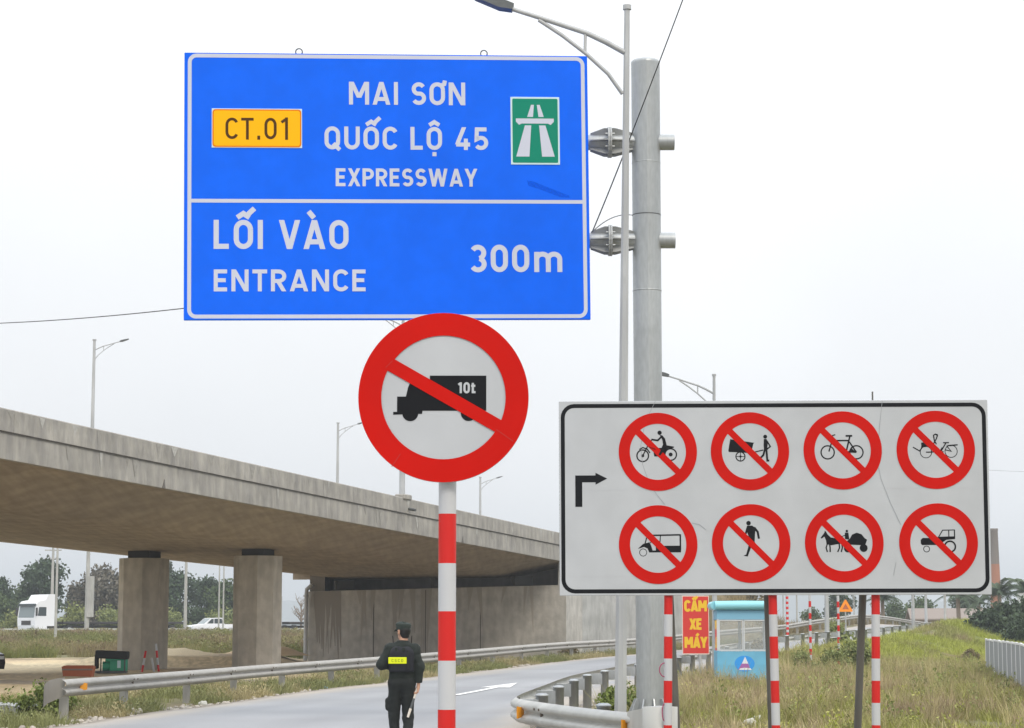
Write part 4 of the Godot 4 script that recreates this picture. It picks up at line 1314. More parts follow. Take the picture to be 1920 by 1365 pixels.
func white_board() -> void:
	var w := 4.632
	var h := 2.095
	var o := thing("prohibition_board", "wide white board of eight red prohibition symbols on three striped posts", "road sign", V(2.826, 0, 23.0))
	var face := thing_child("board", o, Vector3(0, 3.0324, 0.0))
	face.rotation = Vector3(0.0296, -0.012, 0.0025)
	var st := ST()
	box(st, Vector3(0, 0, -0.02), Vector3(w, h, 0.04), Basis(), 0.004)
	face.mesh = done(st)
	face.material_override = M.sign_white
	var L := func(px: float, py: float) -> Vector2: return Vector2((px - 1452.3) / 806.0 * w, (933.5 - py) / 365.0 * h)
	var bo := ST()
	var a: Vector2 = L.call(1056.5, 760)
	var b: Vector2 = L.call(1848, 1108)
	stroke(bo, round_rect(a.x, b.y, b.x, a.y, 0.125), 0.043, 0.0015, true)
	part("border", done(bo), M.sign_ink, face)
	var ar := ST()
	var pa := PackedVector2Array()
	for q in [[1079.5, 950], [1079.5, 891], [1117.5, 891], [1117.5, 886], [1139.5, 897], [1117.5, 908.5], [1117.5, 904], [1092.5, 904], [1092.5, 950]]: pa.append(L.call(q[0], q[1]))
	flat_poly(ar, pa, 0.0015)
	part("turn_arrow", done(ar), M.sign_ink, face)
	# sheet joints and two thin cracks
	var sj := ST()
	for q in [[1064, 919, 1846, 916, 0.004], [1064, 1080, 1190, 1080, 0.003]]: stroke(sj, [L.call(q[0], q[1]), L.call(q[2], q[3])], q[4], 0.0012)
	part("sheet_joint", done(sj), M.seam_pale, face)
	for line in [[1232, 750, 1212, 790, 1203, 835, 1206, 870, 1218, 905, 1232, 927, 1247, 946], [1658, 752, 1652, 800, 1647, 870, 1653, 900, 1670, 945, 1688, 985], [1678, 1055, 1673, 1080], [1298, 981, 1312, 984, 1324, 994]]:
		var cr := ST()
		var pts := []
		for i in range(0, line.size(), 2): pts.append(L.call(line[i], line[i + 1]))
		stroke(cr, pts, 0.0045, 0.0034)
		part("crack", done(cr), M.seam, face)
	var r := 0.4235
	var pics := {
		"motorcycle": [["o", -0.386, -0.10, 0.165, 0.035], ["d", -0.386, -0.10, 0.04], ["o", 0.327, -0.07, 0.165, 0.035], ["d", 0.327, -0.07, 0.05], ["d", 0.05, 0.486, 0.055], ["p", [0.05, 0.43, 0.12, 0.42, 0.19, 0.33, 0.23, 0.16, 0.14, 0.13, 0.12, 0.30]], ["s", 0.045, [0.09, 0.38, 0.0, 0.29, -0.16, 0.315]], ["p", [-0.08, 0.10, 0.16, 0.10, 0.20, 0.17, 0.42, 0.13, 0.40, 0.10, 0.26, 0.08, 0.18, -0.04, 0.06, -0.12, -0.09, -0.12, -0.11, -0.02]], ["s", 0.03, [-0.386, -0.10, -0.22, 0.22, -0.14, 0.32]], ["s", 0.03, [-0.47, 0.06, -0.38, 0.11, -0.27, 0.07, -0.20, -0.03]], ["s", 0.03, [-0.22, 0.12, -0.06, 0.06]], ["p", [0.14, 0.2, 0.2, 0.2, 0.14, 0.0, 0.06, -0.1, 0.02, -0.07]]],
		"hand_cart": [["p", [-0.50, 0.31, 0.115, 0.215, 0.09, 0.19, 0.03, -0.06, -0.20, -0.03, -0.54, -0.02, -0.55, 0.02]], ["o", -0.243, -0.135, 0.13, 0.03], ["d", -0.243, -0.135, 0.03], ["s", 0.018, [-0.36, -0.135, -0.12, -0.135]], ["s", 0.018, [-0.243, -0.25, -0.243, -0.02]], ["s", 0.03, [0.0, -0.05, 0.34, 0.03]], ["d", 0.394, 0.37, 0.05], ["p", [0.36, 0.31, 0.43, 0.31, 0.455, 0.2, 0.44, 0.02, 0.36, 0.02, 0.35, 0.15]], ["s", 0.035, [0.43, 0.27, 0.52, 0.12, 0.40, 0.02]], ["s", 0.05, [0.38, 0.04, 0.34, -0.10, 0.26, -0.18]], ["s", 0.05, [0.42, 0.04, 0.43, -0.10, 0.44, -0.24, 0.49, -0.24]]],
		"bicycle": [["o", -0.382, -0.05, 0.185, 0.035], ["o", 0.350, -0.05, 0.185, 0.035], ["s", 0.035, [-0.35, -0.03, -0.26, 0.26, -0.25, 0.36]], ["s", 0.03, [-0.26, 0.38, -0.18, 0.40]], ["s", 0.04, [-0.27, 0.25, 0.16, 0.25]], ["s", 0.04, [-0.26, 0.20, 0.09, -0.03]], ["s", 0.04, [0.19, 0.36, 0.09, -0.03]], ["s", 0.045, [0.08, 0.37, 0.25, 0.37]], ["s", 0.035, [0.09, -0.03, 0.35, -0.05]], ["s", 0.035, [0.15, 0.25, 0.35, -0.05]], ["p", [0.12, -0.06, 0.22, 0.06, 0.33, -0.04]]],
		"cycle_rickshaw": [["o", -0.25, -0.06, 0.155, 0.02], ["o", 0.39, -0.04, 0.165, 0.02], ["s", 0.03, [-0.58, 0.07, -0.41, -0.03, -0.36, 0.04, -0.34, 0.16]], ["p", [-0.37, 0.18, -0.18, 0.22, -0.10, 0.10, -0.18, 0.08, -0.36, 0.06]], ["s", 0.03, [-0.06, 0.14, 0.02, 0.28, 0.05, 0.36, 0.0, 0.40, -0.05, 0.37, -0.03, 0.24, 0.02, 0.14]], ["s", 0.028, [0.0, 0.40, 0.06, 0.38]], ["s", 0.03, [-0.25, -0.06, 0.20, -0.05]], ["s", 0.03, [0.12, -0.06, 0.26, 0.17]], ["s", 0.03, [0.19, 0.18, 0.34, 0.18]], ["p", [0.27, 0.12, 0.56, 0.14, 0.56, 0.11, 0.36, 0.09]], ["s", 0.025, [0.24, 0.0, 0.39, -0.04, 0.28, 0.10]], ["s", 0.03, [0.12, -0.02, 0.17, 0.06]]],
		"three_wheeler": [["o", -0.382, -0.20, 0.10, 0.018], ["p", [-0.52, -0.11, -0.38, 0.02, -0.22, 0.06, -0.18, -0.02, -0.14, -0.15, -0.06, -0.15, -0.06, -0.03, 0.58, -0.03, 0.58, -0.20, -0.23, -0.20, -0.27, -0.10, -0.36, -0.06, -0.45, -0.09]], ["s", 0.04, [-0.30, 0.23, 0.56, 0.245]], ["s", 0.04, [0.565, 0.26, 0.565, -0.15]], ["s", 0.028, [-0.27, 0.24, -0.34, 0.0]], ["s", 0.025, [0.06, 0.23, 0.04, -0.03]], ["s", 0.022, [-0.20, 0.04, -0.14, 0.10]]],
		"pedestrian": [["d", -0.06, 0.515, 0.058], ["p", [-0.10, 0.45, 0.03, 0.455, 0.12, 0.39, 0.10, 0.22, 0.09, 0.02, -0.04, 0.02, -0.07, 0.20, -0.12, 0.36]], ["s", 0.055, [0.08, 0.41, 0.17, 0.29, 0.20, 0.12]], ["s", 0.05, [-0.09, 0.40, -0.13, 0.26, -0.25, 0.15]], ["p", [-0.04, 0.04, 0.05, 0.04, -0.02, -0.14, -0.09, -0.33, -0.20, -0.31, -0.13, -0.28, -0.09, -0.14]], ["s", 0.065, [0.04, 0.06, 0.14, -0.10, 0.17, -0.24]]],
		"horse_cart": [["p", [-0.60, 0.13, -0.57, 0.11, -0.50, 0.16, -0.46, 0.06, -0.45, -0.03, -0.33, -0.06, -0.16, -0.03, -0.06, -0.02, -0.02, 0.08, -0.08, 0.13, -0.22, 0.12, -0.34, 0.14, -0.42, 0.22, -0.46, 0.29, -0.49, 0.31, -0.50, 0.26]], ["s", 0.035, [-0.43, -0.02, -0.46, -0.12, -0.43, -0.23]], ["s", 0.035, [-0.37, -0.03, -0.36, -0.12, -0.36, -0.23]], ["s", 0.035, [-0.13, -0.02, -0.12, -0.12, -0.17, -0.23]], ["s", 0.035, [-0.06, 0.0, -0.05, -0.12, -0.08, -0.23]], ["p", [0.05, -0.04, 0.06, 0.04, 0.14, 0.10, 0.20, 0.21, 0.32, 0.26, 0.44, 0.22, 0.52, 0.12, 0.58, 0.08, 0.53, -0.06]], ["d", 0.49, -0.13, 0.10], ["d", 0.09, -0.14, 0.10], ["d", 0.07, 0.30, 0.032], ["p", [0.02, 0.26, 0.11, 0.26, 0.13, 0.08, 0.02, 0.10]], ["s", 0.02, [0.03, 0.2, -0.08, 0.15]]],
		"tractor": [["p", [-0.45, 0.07, -0.40, 0.12, -0.05, 0.12, 0.0, 0.05, 0.05, -0.02, -0.02, -0.06, -0.42, -0.06, -0.45, -0.02]], ["o", -0.305, -0.16, 0.085, 0.02], ["s", 0.025, [-0.02, 0.10, 0.11, 0.315, 0.42, 0.32]], ["s", 0.03, [0.41, 0.32, 0.41, 0.10]], ["s", 0.025, [0.265, 0.32, 0.265, 0.14]], ["p", [-0.02, 0.15, 0.42, 0.16, 0.42, 0.09, 0.30, 0.08, 0.20, 0.07, 0.12, 0.02, 0.08, -0.04, 0.0, 0.0]], ["o", 0.29, -0.10, 0.155, 0.04], ["s", 0.02, [-0.21, 0.12, -0.20, 0.31]]],
	}
	var spots := [["motorcycle", 1235, 847], ["hand_cart", 1408, 846.5], ["bicycle", 1582, 845.5], ["cycle_rickshaw", 1756.5, 845], ["three_wheeler", 1234, 1021], ["pedestrian", 1408, 1019.5], ["horse_cart", 1582, 1019], ["tractor", 1758, 1019]]
	var base := ST()
	cyl(base, Vector3(0, 0, -0.002), Vector3(0, 0, 0.0018), r, -1, 56, false)
	var bm := done(base)
	var sl := ST()
	stroke(sl, [Vector2(-0.565, 0.565) * r, Vector2(0.565, -0.565) * r], 0.165 * r, 0.0042)
	var sm := done(sl)
	var ri := ST()
	annulus(ri, 0, 0, 0.715 * r, 0.998 * r, 0.0046)
	var rm := done(ri)
	for s in spots:
		var c := thing_child("prohibition_symbol", face, Vector3.ZERO)
		var q: Vector2 = L.call(s[1], s[2])
		c.position = Vector3(q.x, q.y, 0.0)
		c.mesh = bm
		c.material_override = M.sign_white
		c.set_meta("label", "no %s symbol" % String(s[0]).replace("_", " "))
		part("pictogram", pictogram(pics[s[0]], r, 0.0022), M.sign_ink, c)
		part("slash", sm, M.sign_red, c)
		part("ring", rm, M.sign_red, c)
	for yy in [-0.7, 0.0, 0.7]:
		var rb := ST()
		box(rb, Vector3(0, yy, -0.055), Vector3(w - 0.1, 0.05, 0.03))
		part("back_rib", done(rb), M.galvanised, face)
	for q in [[1.688, 1.669, 1.775], [2.812, 2.826, 1.78], [3.921, 3.897, 1.78]]:
		# each post leans a little with its own foot
		var po := ST()
		var top := 3.9
		var ys := [top, 2.016, 1.78, 1.545, 1.31, 1.075, 0.84, 0.605, 0.37, 0.135, -0.1]
		for i in ys.size() - 1:
			var xa := lerpf(q[1], q[0], (ys[i + 1] - 0.6) / 1.36) - 2.829
			var xb := lerpf(q[1], q[0], (ys[i] - 0.6) / 1.36) - 2.829
			po = ST()
			cyl(po, Vector3(xa, ys[i + 1], -0.12), Vector3(xb, ys[i], -0.12), 0.046, -1, 18)
			part("post_band", done(po), M.post_red if i % 2 == 1 else M.post_white, o)
	for q in [[1.72, 1.99, 1.795, 0.607], [2.785, 1.96, 2.86, 0.0], [3.82, 1.96, 3.775, 0.6]]:
		var dir := Vector3(q[2] - q[0], q[3] - q[1], 0)
		var stay := ST()
		var a0 := Vector3(q[0] - 2.829, q[1], -0.22)
		cyl(stay, a0 - dir * (1.2 / absf(dir.y)) + Vector3(0, 0, 0.05), a0 + dir * (q[1] / absf(dir.y)) + Vector3(0, 0, -0.45), 0.041, -1, 12)
		part("stay", done(stay), M.grey_pipe, o)
	var rod := ST()
	cyl(rod, Vector3(1.095, 3.0, -0.1), Vector3(1.1, 4.19, -0.1), 0.01, -1, 6)
	part("rod", done(rod), M.grey_pipe, o)
	for cc in [[-1.185, 1.19, 0.06, 0.075], [-1.185, 0.74, 0.035, 0.10]]:
		var co := ST()
		var loop := []
		for v in arc(cc[0], cc[1], cc[2], cc[3], 40, 320, 12): loop.append(Vector3(v.x, v.y, -0.10))
		tube(co, loop, [0.006], 6)
		part("tied_cord", done(co), M.magenta_cord, o)

func banner() -> void:
	var o := thing("banner_sign", "red vertical board with yellow words CẤM XE MÁY by the blue booth", "sign", V(5.81, 0, 68.0), -0.02)
	var st := ST()
	box(st, Vector3(0, 1.70, 0), Vector3(0.85, 1.85, 0.03), Basis(), 0.004)
	part("panel", done(st), M.banner_edge, o)
	st = ST()
	flat_poly(st, PackedVector2Array([Vector2(-0.405, 0.81), Vector2(0.405, 0.81), Vector2(0.405, 2.6), Vector2(-0.405, 2.6)]), 0.0165)
	part("face", done(st), M.banner_red, o)
	for t in [["CẤM", -0.345, 0.69, 2.13], ["XE", -0.18, 0.37, 1.56], ["MÁY", -0.345, 0.69, 0.985]]:
		var le := ST()
		lettering(le, t[0], t[1], t[3], 0.345, t[2], 0.235, 0.018, 0.10)
		part("lettering", done(le), M.banner_yellow, o)
	st = ST()
	cyl(st, Vector3(0.13, -0.1, -0.05), Vector3(0.13, 2.5, -0.05), 0.045, -1, 10)
	part("post", done(st), M.lamp_steel, o)

# ---------------------------------------------------------------- lamps, poles, cables
func lamp_shape(o: Node3D, h: float, r0: float, r1: float, k: float, lean := 0.0) -> void:   # arm reaches to local -x
	var st := ST()
	tube(st, [Vector3(-lean, 0, 0), Vector3(-lean * 0.5, h * 0.5, 0), Vector3(0, h, 0)], [r0, (r0 + r1) / 2, r1], 8, true, false)
	cyl(st, Vector3(0, h - 0.05 * k, 0), Vector3(0, h + 0.02, 0), r1 * 1.5, -1, 8)
	part("post", done(st), M.lamp_steel, o)
	var a := ST()
	var pts := []
	for p in [[-0.03, -0.73], [-0.32, -0.57], [-0.62, -0.43], [-1.0, -0.31], [-1.34, -0.20], [-1.80, -0.06]]: pts.append(Vector3(p[0] * k, h + p[1] * k, 0))
	tube(a, pts, [0.042 * k, 0.042 * k, 0.04 * k, 0.038 * k, 0.036 * k, 0.034 * k], 10)
	part("arm", done(a), M.lamp_steel, o)
	a = ST()
	pts = []
	for p in [[-0.06, -1.38], [-0.28, -1.07], [-0.62, -0.76], [-1.0, -0.47], [-1.36, -0.235]]: pts.append(Vector3(p[0] * k, h + p[1] * k, 0))
	tube(a, pts, [0.03 * k], 10)
	part("brace", done(a), M.lamp_steel, o)
	for q in [[-0.64, -0.75, -0.43], [-1.33, -0.25, -0.19]]:
		a = ST()
		cyl(a, Vector3(q[0] * k, h + q[1] * k, 0), Vector3(q[0] * k, h + q[2] * k, 0), 0.025 * k, -1, 8)
		part("strut", done(a), M.lamp_steel, o)
	a = ST()
	var head := Transform3D(Basis(Vector3.BACK, -0.28), Vector3(-1.76 * k, h - 0.055 * k, 0))
	prism(a, PackedVector2Array([Vector2(0.0, -0.045 * k), Vector2(0.0, 0.05 * k), Vector2(-0.15 * k, 0.065 * k), Vector2(-0.60 * k, 0.045 * k), Vector2(-0.66 * k, 0.0), Vector2(-0.60 * k, -0.03 * k), Vector2(-0.2 * k, -0.075 * k)]), -0.11 * k, 0.11 * k, 0.0, head)
	part("lamp_head", done(a), M.dark_steel, o)

func street_lamps() -> void:
	var o := thing("street_lamp", "slim grey street lamp post just in front of the thick sign pole", "street lamp", V(1.60, 0, 32.0))
	lamp_shape(o, 11.15, 0.098, 0.046, 1.0, 0.0)
	o.rotation.z = -0.0158
	var g := "street lamps along the ramp"
	o.set_meta("group", g)
	o = thing("street_lamp", "street lamp behind the red banner, its arm showing above the white board", "street lamp", V(6.68, 0, 71.0), 0.0, g)
	lamp_shape(o, 10.03, 0.10, 0.05, 0.86)
	o.rotation.z = -0.009
	# posts further along the ramp, seen under the white board
	var far := thing("street_lamp", "lamp post on the ramp shoulder, seen between the second and third board posts", "street lamp", V(14.95, 0.62, 102.0), 0.0, g)
	lamp_shape(far, 7.3, 0.13, 0.05, 0.8)
	dup(far, "street_lamp", "lamp post at the crest of the grassy bank, right of the third board post", V(25.4, 0.95, 136.0), 0.0, g)
	dup(far, "street_lamp", "lamp post furthest up the ramp, before the brown roof", V(32.0, 1.3, 166.0), 0.0, g)
	var lean := dup(far, "street_lamp", "thin far lamp post just right of the second board post", V(24.0, 1.6, 190.0), 0.0, g)
	lean.scale = Vector3(0.6, 1, 0.6)
	# on the overpass
	g = "street lamps on the overpass"
	var t := atan2(0.9458, 0.3247)
	for l in [[4.7, 15.2, 13.62, 6.0, PI + 0.25, "overpass lamp above the left end of the parapet, arm pointing right"], [30.25, 15.2, 12.41, 5.2, PI + 0.25, "overpass lamp whose arm runs behind the round sign"], [52.6, 15.2, 10.99, 4.6, PI + 0.25, "overpass lamp right of the striped post, partly hidden by the parapet"], [2.11, 0.2, 13.6, 6.66, 0.25, "lamp post rising from a plinth on the near parapet, behind the round sign"]]:
		var p := deck(l[0], l[1], l[3])
		o = thing("street_lamp", l[5], "street lamp", p, l[4], g)
		lamp_shape(o, l[2] - l[3], 0.105 if l[1] > 1.0 else 0.12, 0.06, 0.6)
	# poles behind the overpass
	g = "poles behind the overpass"
	var mk := func(px: float, d: float, h: float, r: float, label: String, cross: bool) -> void:
		var q := thing("utility_pole", label, "pole", V(px, 0, d), 0.0, g)
		var s := ST()
		cyl(s, Vector3(0, -0.2, 0), Vector3(0, h, 0), r, r * 0.62, 10)
		part("post", done(s), M.far_pole, q)
		if cross:
			s = ST()
			box(s, Vector3(0, h - 0.6, 0), Vector3(1.8, 0.12, 0.1))
			part("cross_arm", done(s), M.far_pole, q)
			s = ST()
			var ring := []
			for v in arc(0, h - 1.15, 0.42, 0.42, 180, 360, 10): ring.append(Vector3(v.x, v.y, 0))
			tube(s, ring, [0.04], 6)
			part("cable_loop", done(s), M.far_pole, q)
	mk.call(-49.3, 230.0, 10.4, 0.20, "concrete utility pole with a cross arm behind the white lorry cab", true)
	mk.call(-31.85, 150.0, 9.5, 0.105, "thin pale pole in the weeds in front of the lorry cab", false)
	mk.call(-37.6, 190.0, 10.5, 0.23, "thick pale concrete pole with a box, right of the lorry cab", false)
	mk.call(-28.9, 190.0, 10.0, 0.17, "concrete pole between the two piers, left of the white pickup", false)
	mk.call(-27.3, 200.0, 10.5, 0.085, "left one of two thin poles behind the white pickup", false)
	mk.call(-26.35, 196.0, 10.5, 0.085, "right one of two thin poles at the white pickup", false)
	mk.call(36.3, 180.0, 7.0, 0.13, "pole at the brown roofed shed, right of the lamp posts", false)
	mk.call(19.9, 150.0, 6.4, 0.07, "thin pale pole right of the finely striped pole", false)
	mk.call(27.4, 172.0, 6.0, 0.06, "thin pale pole just right of the orange triangle", false)
	var bx := ST()
	box(bx, Vector3(0.3, 4.3, 0.1), Vector3(0.55, 3.6, 0.4))
	part("cable_box", done(bx), M.far_pole, get_node("utility_pole_002"))
	# overhead cables
	var cab := func(a: Vector3, b: Vector3, sag: float, r: float, label: String) -> void:
		var pts := []
		for i in 41:
			var s := i / 40.0
			pts.append(a.lerp(b, s) - Vector3(0, sag * 4.0 * s * (1.0 - s), 0))
		var c := ST()
		tube(c, pts, [r], 6)
		solo("overhead_cable", done(c), M.cable, label, "cable")
	cab.call(V(-21.5, 11.9, 72.0), V(2.2, 8.15, 35.1), 0.5, 0.012, "thin black cable running from the left sky behind the blue sign")
	cab.call(V(1.33, 8.13, 34.7), V(1.83, 9.16, 32.3), 0.015, 0.010, "short black cable from the blue sign's right edge up to the lamp post")
	cab.call(V(1.83, 9.16, 32.28), V(2.95, 11.9, 29.3), 0.03, 0.009, "black cable from the lamp post up past the top of the thick pole")
	cab.call(V(1.36, 8.16, 34.75), V(2.0, 8.40, 34.7), -0.09, 0.007, "thin wire looping from the sign edge to the thick pole")
	cab.call(V(30.0, 15.2, 175.0), V(60.0, 16.0, 195.0), 0.6, 0.009, "faint far cable at the right of the white board")

# ---------------------------------------------------------------- booth
func booth() -> void:
	var o := thing("guard_booth", "small light blue guard booth with a rounded roof and a round logo", "booth", V(6.66, 0, 62.4), -0.03)
	var w := 1.52
	var d := 1.5
	var st := ST()
	for b in [[Vector3(0, 0.48, d / 2 - 0.02), Vector3(w, 0.96, 0.04)], [Vector3(0, 0.48, -d / 2 + 0.02), Vector3(w, 0.96, 0.04)], [Vector3(-w / 2 + 0.02, 0.48, 0), Vector3(0.036, 0.958, d - 0.084)], [Vector3(w / 2 - 0.02, 0.48, 0), Vector3(0.036, 0.958, d - 0.084)]]:
		st = ST()
		box(st, b[0], b[1], Basis(), 0.006)
		part("wall", done(st), M.booth_blue, o)
	for s in [[-1, -1], [1, -1], [-1, 1], [1, 1]]:
		st = ST()
		box(st, Vector3(s[0] * (w / 2 - 0.03), 1.42, s[1] * (d / 2 - 0.03)), Vector3(0.06, 0.9, 0.06))
		part("corner_post", done(st), M.booth_frame, o)
	st = ST()
	box(st, Vector3(0, 1.985, 0), Vector3(w, 0.27, d), Basis(), 0.008)
	part("upper_band", done(st), M.booth_band, o)
	for z in [d / 2 - 0.02, -d / 2 + 0.02]:
		for s in [-1, 1]:
			st = ST()
			var c := Vector3(s * 0.355, 1.4, z)
			for e in [[0, 0.43, 0.68, 0.035], [0, -0.43, 0.68, 0.05]]: box(st, c + Vector3(e[0], e[1], 0), Vector3(e[2], e[3], 0.04))
			for e in [-0.335, 0.335]: box(st, c + Vector3(e, 0, 0), Vector3(0.03, 0.82, 0.036))
			var f := part("window_frame", done(st), M.booth_frame, o)
			st = ST()
			box(st, c, Vector3(0.64, 0.82, 0.005))
			part("pane", done(st), M.glass, f)
	for x in [w / 2 - 0.02, -w / 2 + 0.02]:
		st = ST()
		box(st, Vector3(x, 1.4, 0), Vector3(0.005, 0.86, d - 0.14))
		part("side_pane", done(st), M.glass, o)
	st = ST()
	var prof := PackedVector2Array()
	var rw := w / 2 + 0.17
	for v in arc(rw - 0.125, 2.255, 0.125, 0.125, -90, 90, 8): prof.append(v)
	prof.append(Vector2(0, 2.395))
	for v in arc(-rw + 0.125, 2.255, 0.125, 0.125, 90, 270, 8): prof.append(v)
	prism(st, prof, -d / 2 - 0.05, d / 2 + 0.05)
	for v in [d / 2 + 0.05, -d / 2 - 0.05]: cyl(st, Vector3(-rw + 0.12, 2.254, v), Vector3(rw - 0.12, 2.254, v), 0.122, -1, 16)
	part("roof", done(st), M.booth_roof, o)
	var z0 := d / 2 + 0.002
	st = ST()
	flat_poly(st, PackedVector2Array(arc(0.02, 0.60, 0.285, 0.225, 0, 350, 35)), z0 + 0.002)
	var lg := part("logo", done(st), M.logo_blue, o)
	st = ST()
	flat_poly(st, PackedVector2Array([Vector2(-0.17, 0.42), Vector2(0.20, 0.42), Vector2(0.04, 0.78)]), z0 + 0.0035)
	part("logo_triangle", done(st), M.logo_magenta, lg)
	st = ST()
	flat_poly(st, PackedVector2Array([Vector2(-0.055, 0.60), Vector2(0.125, 0.60), Vector2(0.035, 0.80)]), z0 + 0.005)
	flat_poly(st, PackedVector2Array([Vector2(-0.15, 0.42), Vector2(0.22, 0.42), Vector2(0.19, 0.47), Vector2(0.02, 0.485), Vector2(-0.11, 0.465)]), z0 + 0.005)
	part("logo_print", done(st), M.logo_white, lg)

# ---------------------------------------------------------------- the walking officer
func hand_bones(wrist: Vector3, along_: Vector3, across: Vector3, curl: Vector3, grip: float) -> Array:
	# along_: wrist to knuckles; across: towards the little finger; curl: the way the fingers close
	var b := [[wrist, wrist + along_ * 0.045 - across * 0.012, 0.024, 0.024], [wrist + along_ * 0.03 + across * 0.012, wrist + along_ * 0.085 + across * 0.026, 0.018, 0.014], [wrist + along_ * 0.03 - across * 0.012, wrist + along_ * 0.09 - across * 0.026, 0.019, 0.015]]
	var lens := [0.072, 0.08, 0.075, 0.06]
	for i in 4:
		var k: Vector3 = wrist + along_ * (0.09 - absf(i - 1.2) * 0.004) + across * (-0.03 + i * 0.02)
		var d1 := (along_ * (1.0 - grip * 0.5) + curl * grip).normalized()
		var d2 := (along_ * (0.7 - grip * 1.2) + curl * 0.9).normalized()
		var d3 := (-along_ * grip + curl * (1.0 - grip)).normalized()
		var p1: Vector3 = k + d1 * lens[i] * 0.45
		var p2: Vector3 = p1 + d2 * lens[i] * 0.32
		b.append([k, p1, 0.0095, 0.009])
		b.append([p1, p2, 0.009, 0.0085])
		b.append([p2, p2 + d3 * lens[i] * 0.28, 0.0085, 0.007])
	var t0 := wrist + along_ * 0.03 - across * 0.03 + curl * 0.01
	var t1 := t0 + (along_ * 0.6 - across * 0.5 + curl * 0.7).normalized() * 0.04
	b.append([t0, t1, 0.013, 0.011])
	b.append([t1, t1 + (along_ * 0.8 + across * 0.3 + curl * 0.5).normalized() * 0.032, 0.0105, 0.008])
	return b

